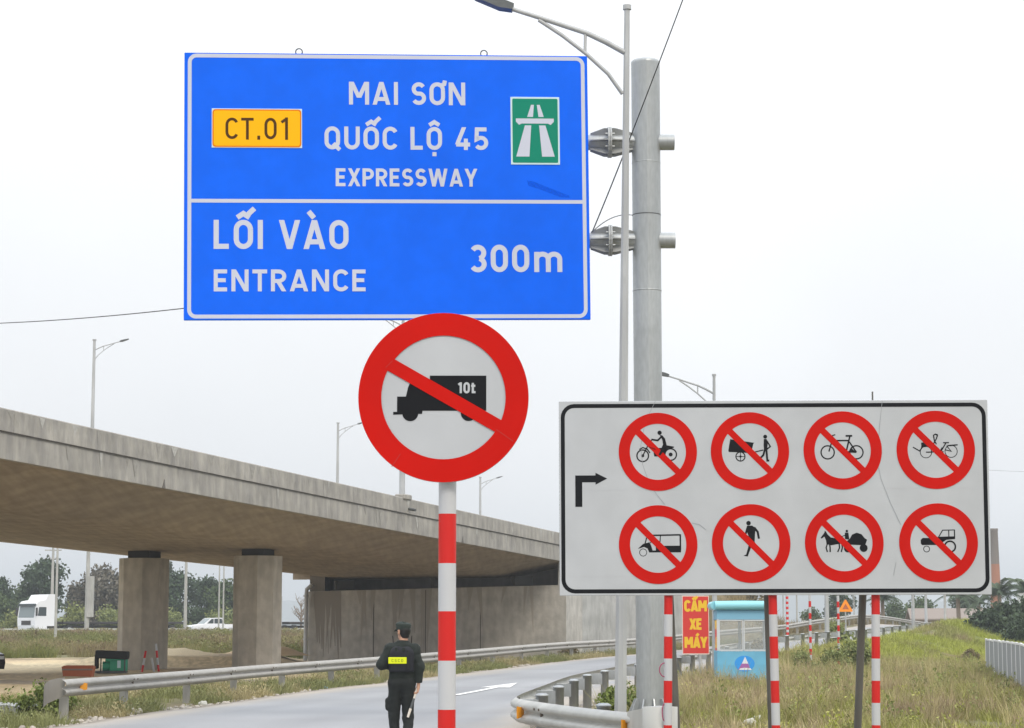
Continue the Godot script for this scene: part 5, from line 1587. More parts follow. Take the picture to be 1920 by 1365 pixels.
func person() -> void:
	var o := thing("person", "person in dark green uniform, cap and vest with yellow strip, walking away on the ramp", "person", V(-1.40, 0.015, 27.6))
	o.scale = Vector3(0.95, 1.0, 0.97)
	var hc := Vector3(0.008, 1.57, -0.015)
	var face := Vector3(-0.70, -0.04, -0.71).normalized()
	var right := face.cross(Vector3.UP).normalized()
	var up := right.cross(face).normalized()
	# joints
	var ls := Vector3(-0.178, 1.345, 0.0)
	var le := Vector3(-0.285, 1.155, 0.06)
	var lw := Vector3(-0.15, 1.13, -0.20)
	var rs := Vector3(0.158, 1.345, 0.01)
	var re := Vector3(0.232, 1.125, 0.035)
	var rw := Vector3(0.214, 0.895, 0.03)
	var lh := Vector3(-0.095, 0.90, 0.0)
	var rh := Vector3(0.07, 0.90, 0.0)
	var lk := Vector3(-0.115, 0.49, -0.05)
	var rk := Vector3(0.075, 0.485, -0.03)
	var la := Vector3(-0.10, 0.085, -0.02)
	var ra := Vector3(0.085, 0.10, 0.14)
	var body := field_mesh([[Vector3(-0.01, 1.33, 0), Vector3(-0.01, 1.0, 0), 0.10, 0.085], [ls, rs, 0.045, 0.045], [Vector3(0, 1.38, 0.01), hc - Vector3(0, 0.05, 0), 0.056, 0.052], [ls, le, 0.045, 0.038], [le, lw, 0.036, 0.025], [rs, re, 0.045, 0.038], [re, rw, 0.036, 0.025], [lh, lk, 0.075, 0.05], [lk, la, 0.048, 0.035], [rh, rk, 0.075, 0.05], [rk, ra, 0.048, 0.035], [la, la + Vector3(-0.01, -0.05, -0.12), 0.035, 0.03], [ra, ra + Vector3(0.01, -0.06, -0.12), 0.035, 0.03]], 0.016, 0.05)
	var head := field_mesh([[hc + up * 0.025, hc + up * 0.02 - face * 0.022, 0.082, 0.08], [hc - up * 0.03 + face * 0.025, hc - up * 0.065 + face * 0.05, 0.062, 0.042], [hc - up * 0.08, hc - up * 0.14 - face * 0.01, 0.054, 0.056], [hc + face * 0.088 + up * 0.012, hc + face * 0.108 - up * 0.02, 0.010, 0.014], [hc + face * 0.082 - up * 0.052 - right * 0.016, hc + face * 0.082 - up * 0.052 + right * 0.016, 0.009, 0.009], [hc + right * 0.083 + up * 0.012, hc + right * 0.086 - up * 0.025, 0.014, 0.010], [hc - right * 0.083 + up * 0.012, hc - right * 0.086 - up * 0.025, 0.014, 0.010], [hc + face * 0.083 + right * 0.03 + up * 0.022, hc + face * 0.083 - right * 0.03 + up * 0.022, 0.008, 0.008]], 0.006, 0.02)
	var bat := Vector3(-0.30, -0.93, 0.12).normalized()
	var hr := field_mesh(hand_bones(rw, Vector3(-0.12, -0.99, -0.05).normalized(), Vector3(0.10, 0.0, 1.0).normalized(), Vector3(-0.95, -0.1, -0.2).normalized(), 0.6), 0.004, 0.012)
	var hl := field_mesh(hand_bones(lw, Vector3(0.5, 0.05, -0.85).normalized(), Vector3(0.1, -1.0, 0.0).normalized(), Vector3(0.85, 0, 0.5).normalized(), 0.45), 0.004, 0.012)
	var st := SurfaceTool.new()
	for m in [body, head, hr, hl]: st.append_from(m, 0, Transform3D())
	part("body", st.commit(), M.skin, o)
	for s in [-1.0, 1.0]:
		st = ST()
		lathe(st, [Vector2(0, -0.006), Vector2(0.006, 0), Vector2(0, 0.006)], 8, hc + face * 0.086 + right * 0.031 * s + up * 0.004)
		part("eye", done(st), M.boot_black, o)
	# clothes
	part("jacket", field_mesh([[Vector3(-0.01, 1.27, 0.0), Vector3(-0.015, 1.12, 0.01), 0.135, 0.14], [Vector3(-0.07, 1.26, 0.01), Vector3(-0.08, 0.94, 0.0), 0.11, 0.105], [Vector3(0.06, 1.26, 0.01), Vector3(0.05, 0.94, 0.0), 0.11, 0.105], [Vector3(-0.01, 1.385, 0.0), ls, 0.075, 0.068], [Vector3(0.0, 1.385, 0.0), rs, 0.075, 0.068], [Vector3(0, 1.41, -0.005), Vector3(0.0, 1.44, -0.01), 0.062, 0.058], [ls, le, 0.069, 0.06], [le, lw, 0.06, 0.046], [rs, re, 0.069, 0.058], [re, rw + Vector3(0.0, 0.035, 0), 0.057, 0.05]], 0.014, 0.05, 0.011, [[Vector3(0, 0.92, 0), Vector3.DOWN], [Vector3(0, 1.465, 0), Vector3.UP]]), M.jacket_cloth, o)
	part("trousers", field_mesh([[lh + Vector3(0.02, 0.03, 0), rh + Vector3(-0.01, 0.03, 0), 0.115, 0.115], [lh, lk, 0.098, 0.072], [lk, la + Vector3(0, 0.06, 0), 0.073, 0.062], [rh, rk, 0.098, 0.072], [rk, ra + Vector3(0, 0.06, 0), 0.073, 0.062], [Vector3(-0.205, 0.70, -0.01), Vector3(-0.205, 0.60, -0.02), 0.03, 0.03]], 0.014, 0.035, 0.010), M.trouser_cloth, o)
	part("vest", field_mesh([[Vector3(-0.065, 1.28, 0.06), Vector3(-0.075, 1.06, 0.06), 0.112, 0.112], [Vector3(0.05, 1.28, 0.06), Vector3(0.045, 1.06, 0.06), 0.112, 0.112], [Vector3(-0.065, 1.28, -0.06), Vector3(-0.075, 1.06, -0.06), 0.112, 0.112], [Vector3(0.05, 1.28, -0.06), Vector3(0.045, 1.06, -0.06), 0.112, 0.112]], 0.014, 0.03, 0.005, [[Vector3(0, 1.385, 0), Vector3.UP], [Vector3(0, 1.06, 0), Vector3.DOWN]]), M.vest_cloth, o)
	st = ST()
	box(st, Vector3(-0.062, 1.207, 0.178), Vector3(0.245, 0.082, 0.012), Basis(), 0.004)
	var strip := part("reflective_strip", done(st), M.vest_yellow, o)
	st = ST()
	lettering(st, "CSCĐ", -0.142, 1.188, 0.038, 0.16, 0.2, 0.1855, 0.3)
	part("lettering", done(st), M.vest_ink, strip)
	st = ST()
	for x in [-0.05, 0.05]: box(st, Vector3(x - 0.03, 1.345, 0.155), Vector3(0.04, 0.05, 0.02), Basis(), 0.005)
	beam(st, Vector3(0.075, 1.33, 0.165), Vector3(0.075, 1.10, 0.176), 0.016, 0.012)
	part("vest_strap", done(st), M.jacket_cloth, o)
	for x in [-0.128, 0.112]:
		st = ST()
		box(st, Vector3(x, 1.35, -0.02), Vector3(0.045, 0.10, 0.03), Basis(), 0.006)
		cyl(st, Vector3(x, 1.39, -0.02), Vector3(x * 1.08, 1.52, -0.02), 0.007, 0.006, 6)
		part("radio", done(st), M.boot_black, o)
	var ct := Transform3D(Basis(right, up, -face), hc + up * 0.055)
	st = ST()
	var ring := []
	for pr in [[0.097, -0.03], [0.101, 0.0], [0.106, 0.035], [0.098, 0.056], [0.05, 0.064], [0.001, 0.066]]:
		var r := []
		for k in 20:
			var a := TAU * k / 20.0
			r.append(ct * Vector3(sin(a) * pr[0] * 0.93, pr[1] + 0.012 * cos(a) * (1.0 if pr[1] > 0.03 else 0.0) * -1.0, cos(a) * pr[0] * 1.08))
		ring.append(r)
	st.set_smooth_group(1)
	for i in 5:
		for k in 20: quad(st, ring[i][k], ring[i][(k + 1) % 20], ring[i + 1][(k + 1) % 20], ring[i + 1][k])
	st.set_smooth_group(-1)
	var peak := []
	for k in 9:
		var a := PI + lerpf(-1.0, 1.0, k / 8.0)
		peak.append([ct * Vector3(sin(a) * 0.092, -0.018, cos(a) * 0.106), ct * Vector3(sin(a) * 0.105, -0.045, cos(a) * 0.165)])
	for k in 8:
		quad(st, peak[k][0], peak[k][1], peak[k + 1][1], peak[k + 1][0])
		quad(st, peak[k][0] + up * 0.005, peak[k + 1][0] + up * 0.005, peak[k + 1][1] + up * 0.005, peak[k][1] + up * 0.005)
	part("cap", done(st), M.cap_cloth, o)
	part("hair", field_mesh([[hc + up * 0.025, hc + up * 0.02 - face * 0.022, 0.087, 0.085], [hc - up * 0.02 - face * 0.02, hc - up * 0.07 - face * 0.03, 0.072, 0.052]], 0.006, 0.02, 0.0, [[hc - face * 0.005, face], [hc - up * 0.082, -up]]), M.boot_black, o)
	for a in [la, ra]:
		part("boot", field_mesh([[a + Vector3(0, 0.10, 0), a + Vector3(0, -0.03, 0.015), 0.055, 0.05], [a + Vector3(0, -0.035, 0.0), a + Vector3(0, -0.05, -0.15), 0.046, 0.038]], 0.012, 0.04, 0.0, [[Vector3(0, a.y - 0.085, 0), Vector3.DOWN]]), M.boot_black, o)
	# baton held in the right hand: a thing of its own
	var h0 := o.position + rw + Vector3(-0.035, -0.075, 0.005)
	var ba := thing("traffic_baton", "white traffic baton with a dark middle, held low in the person's right hand", "baton", h0)
	st = ST()
	cyl(st, -bat * 0.10, bat * 0.10, 0.015, -1, 10)
	part("grip", done(st), M.baton_white, ba)
	st = ST()
	cyl(st, bat * 0.10, bat * 0.235, 0.016, -1, 10)
	part("dark_band", done(st), M.dark_steel, ba)
	st = ST()
	cyl(st, bat * 0.235, bat * 0.35, 0.018, 0.016, 10)
	part("tip", done(st), M.baton_white, ba)

# ---------------------------------------------------------------- vehicles; local +x is forward
func wheel(o: Node3D, x: float, z: float, r: float, w: float) -> void:
	var st := ST()
	st.set_smooth_group(1)
	cyl(st, Vector3(x, r, z - w / 2), Vector3(x, r, z + w / 2), r, -1, 20)
	var t := part("wheel", done(st), M.tyre, o)
	st = ST()
	cyl(st, Vector3(x, r, z - w / 2 - 0.008), Vector3(x, r, z + w / 2 + 0.008), r * 0.6, -1, 14)
	part("rim", done(st), M.galvanised, t)

func poly2(a: Array) -> PackedVector2Array:
	var p := PackedVector2Array()
	for i in range(0, a.size(), 2): p.append(Vector2(a[i], a[i + 1]))
	return p

func lorry(label: String, at: Vector3, turn: float, paint_: Material, trailer: float) -> void:
	var o := thing("lorry", label, "lorry", at, turn, "flatbed lorries on the highway")
	o.scale = Vector3.ONE * 1.12
	var st := ST()
	prism(st, poly2([2.2, 0.5, 2.25, 1.5, 2.08, 2.75, 1.9, 2.98, 1.2, 3.1, 0.9, 3.55, 0.0, 3.6, 0.0, 0.9, 1.0, 0.9, 1.0, 0.5]), -1.25, 1.25)
	part("cab", done(st), paint_, o)
	st = ST()
	quad(st, Vector3(2.262, 1.62, 1.12), Vector3(2.262, 1.62, -1.12), Vector3(2.125, 2.55, -1.08), Vector3(2.125, 2.55, 1.08))
	part("windscreen", done(st), M.grey_glass, o)
	st = ST()
	box(st, Vector3(2.17, 2.68, 0), Vector3(0.22, 0.22, 2.3), Basis(), 0.03)
	part("sun_visor", done(st), M.dark_glass, o)
	for s in [-1.0, 1.0]:
		st = ST()
		prism(st, poly2([1.1, 1.75, 1.95, 1.75, 1.85, 2.5, 1.1, 2.5]), s * 1.255 - 0.004, s * 1.255 + 0.004)
		part("side_window", done(st), M.dark_glass, o)
		st = ST()
		box(st, Vector3(2.2, 2.1, s * 1.42), Vector3(0.12, 0.7, 0.2), Basis(), 0.03)
		part("mirror", done(st), M.chassis, o)
		st = ST()
		box(st, Vector3(2.24, 0.85, s * 0.95), Vector3(0.06, 0.22, 0.42), Basis(), 0.02)
		part("headlight", done(st), M.glass_lens, o)
	st = ST()
	box(st, Vector3(2.255, 1.17, 0), Vector3(0.03, 0.36, 1.3))
	part("grille", done(st), M.chassis, o)
	st = ST()
	box(st, Vector3(2.18, 0.6, 0), Vector3(0.25, 0.34, 2.5), Basis(), 0.04)
	part("bumper", done(st), M.lorry_grey, o)
	st = ST()
	box(st, Vector3(-trailer / 2 + 0.6, 0.85, 0), Vector3(trailer, 0.22, 0.9))
	part("chassis", done(st), M.chassis, o)
	st = ST()
	box(st, Vector3(-trailer / 2 - 0.4, 1.2, 0), Vector3(trailer - 0.6, 0.18, 2.5))
	for i in int(trailer / 1.2): box(st, Vector3(-0.9 - i * 1.2, 1.12, 0), Vector3(0.12, 0.16, 2.52))
	part("flatbed", done(st), M.chassis, o)
	for s in [-1.05, 1.05]:
		wheel(o, 1.45, s, 0.5, 0.32)
		for x in [-1.3, -trailer + 1.4, -trailer + 2.7]: wheel(o, x, s, 0.5, 0.5)

func pickup() -> void:
	var o := thing("pickup_truck", "white double cab pickup truck on the highway between the two piers", "pickup truck", V(-30.2, 0.78, 216.8), -2.534)
	var st := ST()
	prism(st, poly2([2.55, 0.42, 2.62, 0.72, 2.5, 0.98, 1.25, 1.12, -2.55, 1.12, -2.62, 0.5, -2.0, 0.42]), -0.92, 0.92)
	part("body", done(st), M.car_white, o)
	st = ST()
	prism(st, poly2([1.35, 1.11, 0.55, 1.72, -0.7, 1.76, -0.95, 1.11]), -0.76, 0.76)
	part("cab", done(st), M.car_white, o)
	st = ST()
	quad(st, Vector3(1.30, 1.16, 0.68), Vector3(1.30, 1.16, -0.68), Vector3(0.60, 1.695, -0.64), Vector3(0.60, 1.695, 0.64))
	part("windscreen", done(st), M.grey_glass, o)
	for s in [-1.0, 1.0]:
		for q in [[1.0, 1.18, 0.28, 1.18, 0.28, 1.64, 0.5, 1.64], [0.2, 1.18, -0.75, 1.18, -0.62, 1.66, 0.2, 1.66]]:
			st = ST()
			prism(st, poly2(q), s * 0.765 - 0.004, s * 0.765 + 0.004)
			part("side_window", done(st), M.dark_glass, o)
		st = ST()
		box(st, Vector3(2.52, 0.82, s * 0.72), Vector3(0.14, 0.14, 0.36), Basis(), 0.02)
		part("headlight", done(st), M.glass_lens, o)
		wheel(o, 1.65, s * 0.82, 0.38, 0.25)
		wheel(o, -1.6, s * 0.82, 0.38, 0.25)
	st = ST()
	box(st, Vector3(2.56, 0.70, 0), Vector3(0.12, 0.2, 1.0), Basis(), 0.02)
	part("grille", done(st), M.chassis, o)
	st = ST()
	box(st, Vector3(-2.5, 0.95, 0), Vector3(0.22, 0.36, 1.9), Basis(), 0.02)
	part("tail_panel", done(st), M.tail_red, o)

func black_car() -> void:
	var o := thing("car", "black car in the sandy yard, cut off by the left edge", "car", V(-19.25, 0.0, 74.5), -0.95)
	var st := ST()
	prism(st, poly2([2.2, 0.22, 2.28, 0.45, 2.15, 0.72, 1.2, 0.88, -1.9, 0.92, -2.25, 0.8, -2.25, 0.3]), -0.88, 0.88)
	part("body", done(st), M.car_black, o)
	st = ST()
	prism(st, poly2([1.15, 0.87, 0.35, 1.4, -1.0, 1.43, -1.75, 0.9]), -0.72, 0.72)
	part("cabin", done(st), M.car_black, o)
	st = ST()
	quad(st, Vector3(1.13, 0.91, 0.66), Vector3(1.13, 0.91, -0.66), Vector3(0.40, 1.395, -0.6), Vector3(0.40, 1.395, 0.6))
	part("windscreen", done(st), M.dark_glass, o)
	for s in [-1.0, 1.0]:
		st = ST()
		prism(st, poly2([0.85, 0.95, -1.3, 0.95, -0.95, 1.36, 0.32, 1.35]), s * 0.725 - 0.004, s * 0.725 + 0.004)
		part("side_window", done(st), M.dark_glass, o)
		st = ST()
		box(st, Vector3(2.18, 0.60, s * 0.68), Vector3(0.12, 0.13, 0.36), Basis(), 0.02)
		part("headlight", done(st), M.glass_lens, o)
		wheel(o, 1.4, s * 0.8, 0.31, 0.2)
		wheel(o, -1.4, s * 0.8, 0.31, 0.2)
	st = ST()
	box(st, Vector3(2.285, 0.40, 0), Vector3(0.02, 0.14, 0.47))
	part("number_plate", done(st), M.sign_white, o)

# ---------------------------------------------------------------- the yard and small things
func yard() -> void:
	var o := thing("generator", "green engine generator under a black cover beside the left pier", "generator", V(-14.2, 0.0, 76.4), 0.1)
	var st := ST()
	box(st, Vector3(0.02, 0.66, 0), Vector3(1.15, 0.28, 0.7), Basis(Vector3.BACK, -0.04), 0.03)
	box(st, Vector3(-0.52, 0.42, 0), Vector3(0.10, 0.5, 0.68), Basis(), 0.02)
	part("cover", done(st), M.tarp_black, o)
	st = ST()
	box(st, Vector3(0.25, 0.3, 0.05), Vector3(0.62, 0.42, 0.5), Basis(), 0.03)
	cyl(st, Vector3(-0.3, 0.26, 0.1), Vector3(-0.02, 0.26, 0.1), 0.17, -1, 14)
	box(st, Vector3(0.05, 0.48, 0.1), Vector3(0.5, 0.12, 0.4), Basis(), 0.02)
	part("engine", done(st), M.machine_green, o)
	st = ST()
	box(st, Vector3(0, 0.06, 0), Vector3(1.1, 0.07, 0.6))
	for p in [[0.48, 0.35, 0.3], [-0.35, 0.35, 0.3]]: cyl(st, Vector3(p[0], 0.08, p[2]), Vector3(p[0], 0.66, p[2]), 0.025, -1, 8)
	part("frame", done(st), M.dark_steel, o)
	st = ST()
	box(st, Vector3(0.28, 0.33, 0.305), Vector3(0.12, 0.26, 0.012))
	part("panel", done(st), M.mint_white, o)
	o = thing("tub", "rusty orange tub on the sand left of the green generator", "tub", V(-14.4, 0.0, 71.6), 0.05)
	st = ST()
	prism(st, poly2([-0.46, 0.0, 0.46, 0.0, 0.52, 0.34, 0.47, 0.34, 0.42, 0.06, -0.42, 0.06, -0.47, 0.34, -0.52, 0.34]), -0.3, 0.3)
	box(st, Vector3(0, 0.19, 0.29), Vector3(0.93, 0.36, 0.03), Basis(), 0.01)
	box(st, Vector3(0, 0.19, -0.29), Vector3(0.93, 0.36, 0.03), Basis(), 0.01)
	part("shell", done(st), M.bucket_orange, o)
	st = ST()
	box(st, Vector3(0, 0.24, 0.31), Vector3(1.0, 0.05, 0.02), Basis(), 0.005)
	part("rim_band", done(st), M.roof_tile, o)
	var k := 0
	for p in [[-13.5, 78.6, 0.16, 0.78, "leaning red and white marker stick at the left pier's left edge"], [-12.95, 79.0, -0.12, 0.86, "leaning red and white marker stick right of the first stick at the left pier"], [-13.1, 78.9, -0.2, 0.5, "short white stick between the marker sticks at the left pier"]]:
		o = thing("marker_stick", p[4], "marker", V(p[0], 0, p[1]), 0.0, "marker sticks at the left pier")
		o.rotation.z = -p[2]
		var y := 0.0
		var red := true
		while y < p[3]:
			st = ST()
			cyl(st, Vector3(0, y, 0), Vector3(0, y + 0.26, 0), 0.042, -1, 10)
			part("stick_band", done(st), M.post_red if red and k < 2 else M.post_white, o)
			red = not red
			y += 0.26
		k += 1
	# broken kerb at lower left
	var kb := ST()
	var outer := []
	for i in 9:
		var a := lerpf(0.15, 1.25, i / 8.0)
		outer.append(Vector2(-11.6 + 3.0 * sin(a), 39.4 + 3.4 * cos(a)))
	for i in 8:
		var a: Vector2 = outer[i]
		var b: Vector2 = outer[i + 1]
		var ai := a + (Vector2(-11.6, 39.4) - a).normalized() * 0.5
		var bi := b + (Vector2(-11.6, 39.4) - b).normalized() * 0.5
		quad(kb, V(ai.x, 0.16, ai.y), V(bi.x, 0.16, bi.y), V(b.x, 0.18, b.y), V(a.x, 0.18, a.y))
		quad(kb, V(ai.x, -0.1, ai.y), V(bi.x, -0.1, bi.y), V(bi.x, 0.16, bi.y), V(ai.x, 0.16, ai.y))
		quad(kb, V(b.x, -0.1, b.y), V(a.x, -0.1, a.y), V(a.x, 0.18, a.y), V(b.x, 0.18, b.y))
	solo("kerb_piece", done(kb), M.kerb, "curved pale concrete kerb piece in the grass at lower left", "kerb")
	# sand heaps
	for s in [[-15.6, 97.0, 3.0, 0.36, "pale sand heap behind the left pier"], [-11.6, 101.0, 2.2, 0.55, "rubble heap by the right pier"], [-22.0, 88.0, 3.0, 0.35, "low yellow sand heap at the left edge behind the black car"]]:
		var hs := ST()
		hs.set_smooth_group(1)
		var n := noise(0.5, int(s[1]), 3)
		for i in 14:
			for j in 20:
				var q := []
				for w in [[i, j], [i, j + 1], [i + 1, j + 1], [i + 1, j]]:
					var r: float = w[0] / 14.0
					var a := TAU * (int(w[1]) % 20) / 20.0
					var px: float = r * cos(a) * s[2]
					var pz: float = r * sin(a) * s[2] * 0.7
					q.append(V(px, -0.08 + s[3] * (pow(cos(r * PI / 2.0), 1.3) + 0.28 * n.get_noise_2d(px * 3.0, pz * 3.0) * (1.0 - r)), pz))
				quad(hs, q[0], q[1], q[2], q[3])
		solo("sand_heap", done(hs), M.sand_pale if s[3] < 0.5 else M.sand, s[4], "sand heap", "", V(s[0], ground_h(s[0], s[1]), s[1]))
	# stones and litter
	var stones := [[4.18, 40.3, 0.17, "stone", "pale stone in the grass right of the leaning grey stay"], [4.05, 36.6, 0.22, "litter_white", "white rubbish bag at the bottom edge beside the leaning stay"], [5.6, 59.0, 0.24, "stone", "pale boulder at the left foot of the booth"], [5.95, 58.2, 0.20, "stone", "smaller boulder touching the booth's front"], [-1.25, 88.5, 0.28, "litter_white", "white rubbish under the long guardrail near the abutment corner"], [-4.95, 57.5, 0.13, "litter_blue", "blue plastic litter at the left road edge below the guardrail"], [-4.2, 62.0, 0.16, "stone", "pale stone at the road edge left of the person"], [-6.5, 45.4, 0.18, "litter_white", "white litter by the second guardrail post at left"], [1.95, 43.0, 0.20, "stone", "pale rubble inside the hook of the near guardrail"], [4.4, 38.6, 0.15, "litter_white", "flat white litter beside the pale stone in the grass"], [-7.15, 41.2, 0.2, "stone", "pale stone at the foot of the guardrail end shoe"], [-0.4, 90.5, 0.2, "litter_white", "scrap of white litter below the abutment"]]
	for s in stones:
		var b := []
		s[2] *= 0.7
		for i in 4: b.append([Vector3(rng.randf_range(-0.5, 0.5), 0.2, rng.randf_range(-0.4, 0.4)) * s[2], Vector3(rng.randf_range(-0.7, 0.7), rng.randf_range(0.2, 0.6), rng.randf_range(-0.4, 0.4)) * s[2], 0.4 * s[2], 0.3 * s[2]])
		solo("stone" if s[3] == "stone" else "litter", field_mesh(b, s[2] * 0.14, 0.15 * s[2], 0.05 * s[2]), M[s[3]], s[4], "stone" if s[3] == "stone" else "litter", "", V(s[0], maxf(0.0, ground_h(s[0], s[1])), s[1]))
	# warning triangle on the ramp
	var wt := thing("warning_sign", "small orange warning triangle on a post beside the crest of the ramp", "road sign", V(17.4, 0.62, 112.0), -0.05)
	st = ST()
	prism(st, PackedVector2Array([Vector2(-0.33, 1.80), Vector2(0.33, 1.80), Vector2(0.37, 1.85), Vector2(0.035, 2.42), Vector2(-0.035, 2.42), Vector2(-0.37, 1.85)]), 0.0, 0.025)
	part("triangle", done(st), M.warning_orange, wt)
	st = ST()
	flat_poly(st, PackedVector2Array([Vector2(-0.17, 1.93), Vector2(0.17, 1.93), Vector2(0.0, 2.22)]), 0.027)
	part("symbol", done(st), M.bucket_orange, wt)
	st = ST()
	cyl(st, Vector3(0, -0.3, -0.04), Vector3(0, 2.3, -0.04), 0.04, -1, 8)
	part("post", done(st), M.lamp_steel, wt)
	# striped posts further up the field
	for p in [[11.1, 80.0, 3.0, 0.22, 0.05, "slim far striped post left of the bush, between second and third board posts"], [12.15, 80.0, 3.0, 0.22, 0.05, "slim far striped post with a bush at its foot, nearest the orange triangle"], [14.1, 110.0, 3.2, 0.13, 0.07, "far finely striped pole right behind the second board post"]]:
		o = thing("marker_post", p[5], "post", V(p[0], ground_h(p[0], p[1]) - 0.05, p[1]), 0.0, "far striped posts")
		var n := int(p[2] / p[3])
		for i in n:
			st = ST()
			cyl(st, Vector3(0, i * p[3], 0), Vector3(0, (i + 1) * p[3], 0), p[4], -1, 10)
			part("post_band", done(st), M.post_red if i % 2 else M.post_white, o)

func fence() -> void:
	var o := thing("site_fence", "grey corrugated site fence with white posts and rail at the right edge", "fence")
	var line := [Vector2(16.75, 76.0), Vector2(15.3, 67.6), Vector2(13.9, 59.8), Vector2(12.7, 53.2), Vector2(11.6, 46.6), Vector2(10.6, 40.0)]
	for i in line.size() - 1:
		for half in 3:
			var a: Vector2 = line[i].lerp(line[i + 1], half / 3.0)
			var b: Vector2 = line[i].lerp(line[i + 1], (half + 1) / 3.0)
			var dir := (b - a).normalized()
			var nrm := Vector2(-dir.y, dir.x)
			var sag := -0.025 if (i + half) % 3 == 1 else 0.0
			var st := ST()
			var n := 44
			for k in n:
				var q := []
				for kk in [k, k + 1]:
					var p := a.lerp(b, float(kk) / n) + nrm * (0.022 if (kk / 2) % 2 == 0 else -0.022)
					q.append(p)
				quad(st, V(q[0].x, 0.08, q[0].y), V(q[1].x, 0.08, q[1].y), V(q[1].x, 1.19 + sag, q[1].y), V(q[0].x, 1.19 + sag, q[0].y))
			part("panel", done(st), M.fence_grey, o)
			st = ST()
			beam(st, V(a.x, 1.20, a.y), V(b.x, 1.20 + sag, b.y), 0.05, 0.05)
			part("top_rail", done(st), M.fence_white, o)
			st = ST()
			box(st, V(a.x, 0.6, a.y), Vector3(0.06, 1.28, 0.06))
			box(st, V(a.x, 0.06, a.y), Vector3(0.22, 0.08, 0.10))
			part("post", done(st), M.fence_white, o)

# ---------------------------------------------------------------- far buildings
func far_buildings() -> void:
	var o := thing("chimney", "tall brick chimney with a grey top right of the white board", "chimney", V(78.9, 0, 350.0))
	var st := ST()
	lathe(st, [Vector2(1.0, 0), Vector2(0.76, 11.8)], 16)
	part("shaft", done(st), M.brick_far, o)
	st = ST()
	lathe(st, [Vector2(0.76, 11.8), Vector2(0.62, 17.2), Vector2(0.68, 17.3), Vector2(0.68, 17.6), Vector2(0.4, 17.6)], 16)
	part("chimney_top", done(st), M.brick_top, o)
	o = thing("shed", "low brown roofed brick shed behind the grassy bank under the board's right end", "building", V(43.0, 0, 212.0), -0.08)
	st = ST()
	box(st, Vector3(0, 1.0, 0), Vector3(7.2, 2.6, 4.0))
	part("wall", done(st), M.house_wall, o)
	st = ST()
	prism(st, poly2([2.4, 2.28, 2.4, 2.42, 0.0, 3.45, -2.4, 2.42, -2.4, 2.28, 0.0, 3.25]), -3.9, 3.9, 0.0, Transform3D(Basis(Vector3.UP, PI / 2), Vector3.ZERO))
	part("roof", done(st), M.roof_tile, o)
	for x in [-2.2, 0.2, 2.4]:
		st = ST()
		box(st, Vector3(x, 1.2, 2.0), Vector3(0.9, 1.1, 0.06))
		part("window", done(st), M.dark_glass, o)
	o = thing("apartment_block", "pale building top above the palms at the right edge", "building", V(104.0, 0, 420.0), -0.1)
	st = ST()
	box(st, Vector3(0, 4.6, 0), Vector3(9.0, 9.2, 8.0))
	part("wall", done(st), M.pale_wall, o)
	st = ST()
	box(st, Vector3(0, 9.4, 0), Vector3(9.6, 0.4, 8.6))
	part("roof", done(st), M.brick_top, o)
	for x in [-3.0, -1.0, 1.0, 3.0]:
		for y in [5.2, 7.8]:
			st = ST()
			box(st, Vector3(x, y, 4.0), Vector3(1.0, 1.3, 0.08))
			part("window", done(st), M.dark_glass, o)

# ---------------------------------------------------------------- vegetation
func leaf_tri(st: SurfaceTool, p: Vector3, s: float, c: Color, droop := 0.0) -> void:
	var a := Vector3(rng.randfn(), rng.randfn() - droop, rng.randfn()).normalized()
	var b := a.cross(Vector3(rng.randfn(), rng.randfn(), rng.randfn())).normalized()
	st.set_color(c)
	st.add_vertex(p - a * s * 0.5)
	st.set_color(c)
	st.add_vertex(p + a * s * 0.1 + b * s * 0.34)
	st.set_color(c)
	st.add_vertex(p + a * s * 0.6)
	st.set_color(c)
	st.add_vertex(p - a * s * 0.5)
	st.set_color(c)
	st.add_vertex(p + a * s * 0.6)
	st.set_color(c)
	st.add_vertex(p + a * s * 0.1 - b * s * 0.34)

func crown_mesh(w: float, y0: float, y1: float, lobes: int, leaves: int, size: float, ca: Color, cb: Color, kind := 0) -> ArrayMesh:
	var st := SurfaceTool.new()
	st.begin(Mesh.PRIMITIVE_TRIANGLES)
	st.set_smooth_group(-1)
	for i in lobes:
		var t := (i + rng.randf()) / lobes
		var y := lerpf(y0, y1, t)
		var wide := w * 0.5 * (sqrt(maxf(0.05, 1.0 - pow(2.0 * t - 0.85, 2.0) / 1.4)) if kind == 0 else (1.05 - t) * 0.9)
		var a := rng.randf() * TAU
		var r := wide * sqrt(rng.randf()) * 0.8
		var c := Vector3(cos(a) * r, y, sin(a) * r)
		var rad := w * rng.randf_range(0.13, 0.24) * (1.0 if kind == 0 else 0.75)
		var tone := ca.lerp(cb, rng.randf())
		for k in leaves:
			var v := Vector3(rng.randfn(), rng.randfn() * 0.7, rng.randfn())
			v = v.normalized() * rad * pow(rng.randf(), 0.45)
			if kind == 1: v.y -= (absf(v.x) + absf(v.z)) * 0.25
			var q := tone * rng.randf_range(0.75, 1.25)
			q.a = 1.0
			leaf_tri(st, c + v, size * rng.randf_range(0.6, 1.3), q, 0.5)
	st.generate_normals()
	return st.commit()

